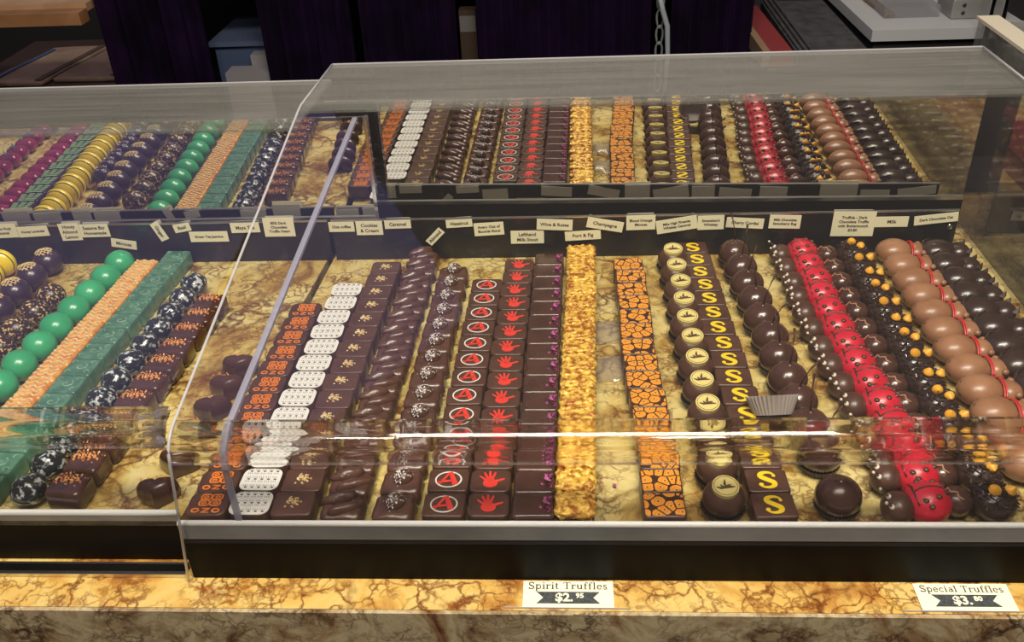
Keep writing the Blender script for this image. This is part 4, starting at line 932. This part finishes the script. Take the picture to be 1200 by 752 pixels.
link('side_board', MB().box(-0.185, -0.165, 0.002, 0.14, -0.172, -0.001).mesh('side', 'wood_dark'), sh)
lo = link('lower_shelf', MB().box(-1.3, -0.90, 1.70, 2.25, -0.125, -0.1065).mesh('lower_shelf', 'wood_dark'), label='dark lower shelf board under the kraft bags', category='shelf')
def bag(x0, x1, y0, y1, z, label, stamp):
    t = thing('paper_bag', label, 'paper bag', ((x0 + x1) / 2, (y0 + y1) / 2, z)); w, d = (x1 - x0) / 2, (y1 - y0) / 2
    sk = 0.02
    def sh_(mb): return MB().add([(a + sk * b / d, b, c) for a, b, c in mb.v], mb.f)
    link('bag_body', sh_(MB().rbox(w * 2, d * 2, 0.010, 0.008, 0.004, n=3, core=3, disp=0.002, dsc=30)).mesh('bag', 'kraft', True), t)
    link('side_fold', sh_(MB().box(w * 0.70, w * 0.93, -d * 0.96, d * 0.96, 0.0118, 0.0126)).mesh('fold', 'kraft_dark'), t)
    if stamp: link('blue_stripe', sh_(MB().box(-w * 0.82, -w * 0.68, -d * 0.8, d * 0.8, 0.0118, 0.0126)).mesh('stripe', 'blue'), t)
bag(-1.225, -1.09, 1.90, 2.16, -0.106, 'flat kraft paper bag with a blue stripe on the lower shelf', True)
bag(-1.080, -0.93, 1.92, 2.16, -0.106, 'flat kraft paper bag without a stripe on the lower shelf', False)
tb_ = thing('plastic_tub', 'cloudy blue plastic tub between two curtains', 'tub', (-0.60, 1.90, -0.20))
link('tub_body', MB().box(-0.10, 0.10, -0.06, 0.12, 0, 0.185).mesh('tub', 'tub'), tb_); link('tub_rim', MB().box(-0.108, 0.108, -0.068, 0.128, 0.1855, 0.195).mesh('rim', flat('pale_blue_rim', (0.07, 0.09, 0.16), 0.35)), tb_)
link('carton', MB().box(-0.060, 0.050, -0.04, 0.005, 0, 0.125).mesh('carton', 'box'), None, (-0.60, 1.80, -0.17), label='dull white carton standing before the plastic tub', category='box')
link('carton', MB().box(-0.035, 0.045, 0.0, 0.03, 0, 0.145).mesh('carton', 'box'), None, (-0.585, 1.806, -0.17), label='taller dull white carton behind the other carton', category='box')
sb = thing('small_box', 'small brown box with a grey label between two curtains', 'box', (-0.187, 1.80, -0.12))
link('box_body', MB().box(-0.016, 0.016, 0, 0.03, 0, 0.170).mesh('body', flat('dark_brown_carton', (0.035, 0.018, 0.01), 0.7)), sb); link('box_label', MB().box(-0.015, 0.015, -0.001, -0.0001, 0.130, 0.160).mesh('lab', flat('grey_label_paper', (0.11, 0.10, 0.10), 0.7)), sb)
cn = MB()
for k in range(7):
    z = 0.10 - k * 0.030; cn.tube([(0.0 + 0.006 * math.cos(a), 0.0, z + 0.017 * math.sin(a)) for a in [2 * PI * q / 12 for q in range(12)]], 0.0022, 6, closed=True)
link('plastic_chain', cn.mesh('chain', flat('grey_white_plastic', (0.16, 0.17, 0.19), 0.4), True), None, (0.170, 1.742, 0.0), label='greyish chain hanging in front of the curtains', category='chain')
link('twisted_strap', MB().tube([(-0.004, 0, 0.10), (0.006, 0, 0.06), (0.016, 0.002, 0.03), (0.019, 0, -0.02), (0.016, 0, -0.1)], [0.004, 0.005, 0.005, 0.0045, 0.004], 8).mesh('strap', flat('pale_blue_grey_strap', (0.28, 0.32, 0.36), 0.5), True), None, (0.166, 1.725, 0.0), label='pale blue-grey strap hanging beside the chain', category='strap')
wt = link('worktop', MB().box(0.352, 1.55, 1.655, 2.45, -0.060, -0.030).mesh('worktop', 'blackroom'), label='black worktop behind the cases', category='worktop')
def slab(name, mat, x0, x1, y0, y1, z0, z1, sk, label, cat, parts=True):
    m = MB().box(x0, x1, y0, y1, z0, z1); m.v = [(a + sk * (b - y0), b, c) for a, b, c in m.v]
    return link(name, m.mesh(name, mat), None, label=label, category=cat)
slab('wooden_board', 'cardwood', 0.345, 0.358, 1.665, 1.99, -0.0295, -0.002, -0.03, 'thin light brown board beside the red folder', 'board')
slab('red_folder', 'redpaper', 0.360, 0.400, 1.665, 1.99, -0.0295, -0.006, -0.03, 'dark red folder on the black worktop', 'folder')
mt = thing('rubber_mat', 'ribbed grey-black mat between the red folder and the cutting board', 'mat', (0.405, 1.665, -0.0295))
link('mat_sheet', MB().box(0.0, 0.125, 0, 0.36, 0, 0.022).mesh('mat', 'mat'), mt)
for k in range(3): link('mat_ridge', MB().box(0.004 + k * 0.010, 0.009 + k * 0.010, 0, 0.36, 0.0222, 0.0262).mesh('ridge', 'mat'), mt)
slab('cutting_board', 'board', 0.548, 0.822, 1.725, 2.15, -0.008, 0.012, -0.02, 'thick grey-white cutting board on the black worktop', 'cutting board')
slab('board_riser', 'blackroom', 0.556, 0.812, 1.735, 2.14, -0.0295, -0.0085, -0.02, 'black riser under the cutting board', 'riser')
link('wooden_stick', MB().rbox(0.018, 0.20, 0.008, 0.003, 0.002).mesh('stick', flat('brown_stick_wood', (0.16, 0.10, 0.06), 0.5), True), None, (0.595, 1.90, 0.0125), (0, 0, 0.05), label='brown wooden stick lying on the cutting board', category='stick')
ab = thing('metal_block', 'brushed metal block with two screws on the cutting board', 'block', (0.752, 1.82, 0.0125))
link('block_body', MB().rbox(0.10, 0.08, 0.036, 0.003, 0.002).mesh('block', flat('dull_aluminium', (0.35, 0.35, 0.34), 0.45, 0.6), True, 40), ab)
for z in (0.011, 0.025): link('screw', MB().ball((0, 0, 0), 0.0035, 0.0015, 0.0035, 10, 6).mesh('screw', 'black', True), ab, (-0.030, -0.0410, z))
tf = clear_mat('frosted_tray', (0.75, 0.75, 0.78), 0.25, (0.5, 0.5, 0.52), rough=0.2)
link('plastic_tray', MB().box(-0.05, 0.05, -0.05, 0.06, 0, 0.02).mesh('tray', tf), None, (0.638, 1.85, 0.0125), label='frosted clear plastic tray on the cutting board beside the metal block', category='tray')
for i, x in enumerate((0.724, 0.746)):
    link('steel_rod', MB().tube([(0, 0, -0.0293), (0, 0, 0.35)], 0.004, 10).mesh('rod', 'chrome', True), None, (x, 1.668, 0.0), label='upright steel rod ' + ('nearer the metal block' if i == 0 else 'farther from the metal block'), category='rod')
link('grey_cabinet', MB().box(0.835, 1.30, 1.672, 1.70, -0.0295, 0.35).mesh('cab', flat('taupe_grey_panel', (0.14, 0.12, 0.10), 0.6)), None, label='taupe grey panel standing behind the steel rods', category='panel')
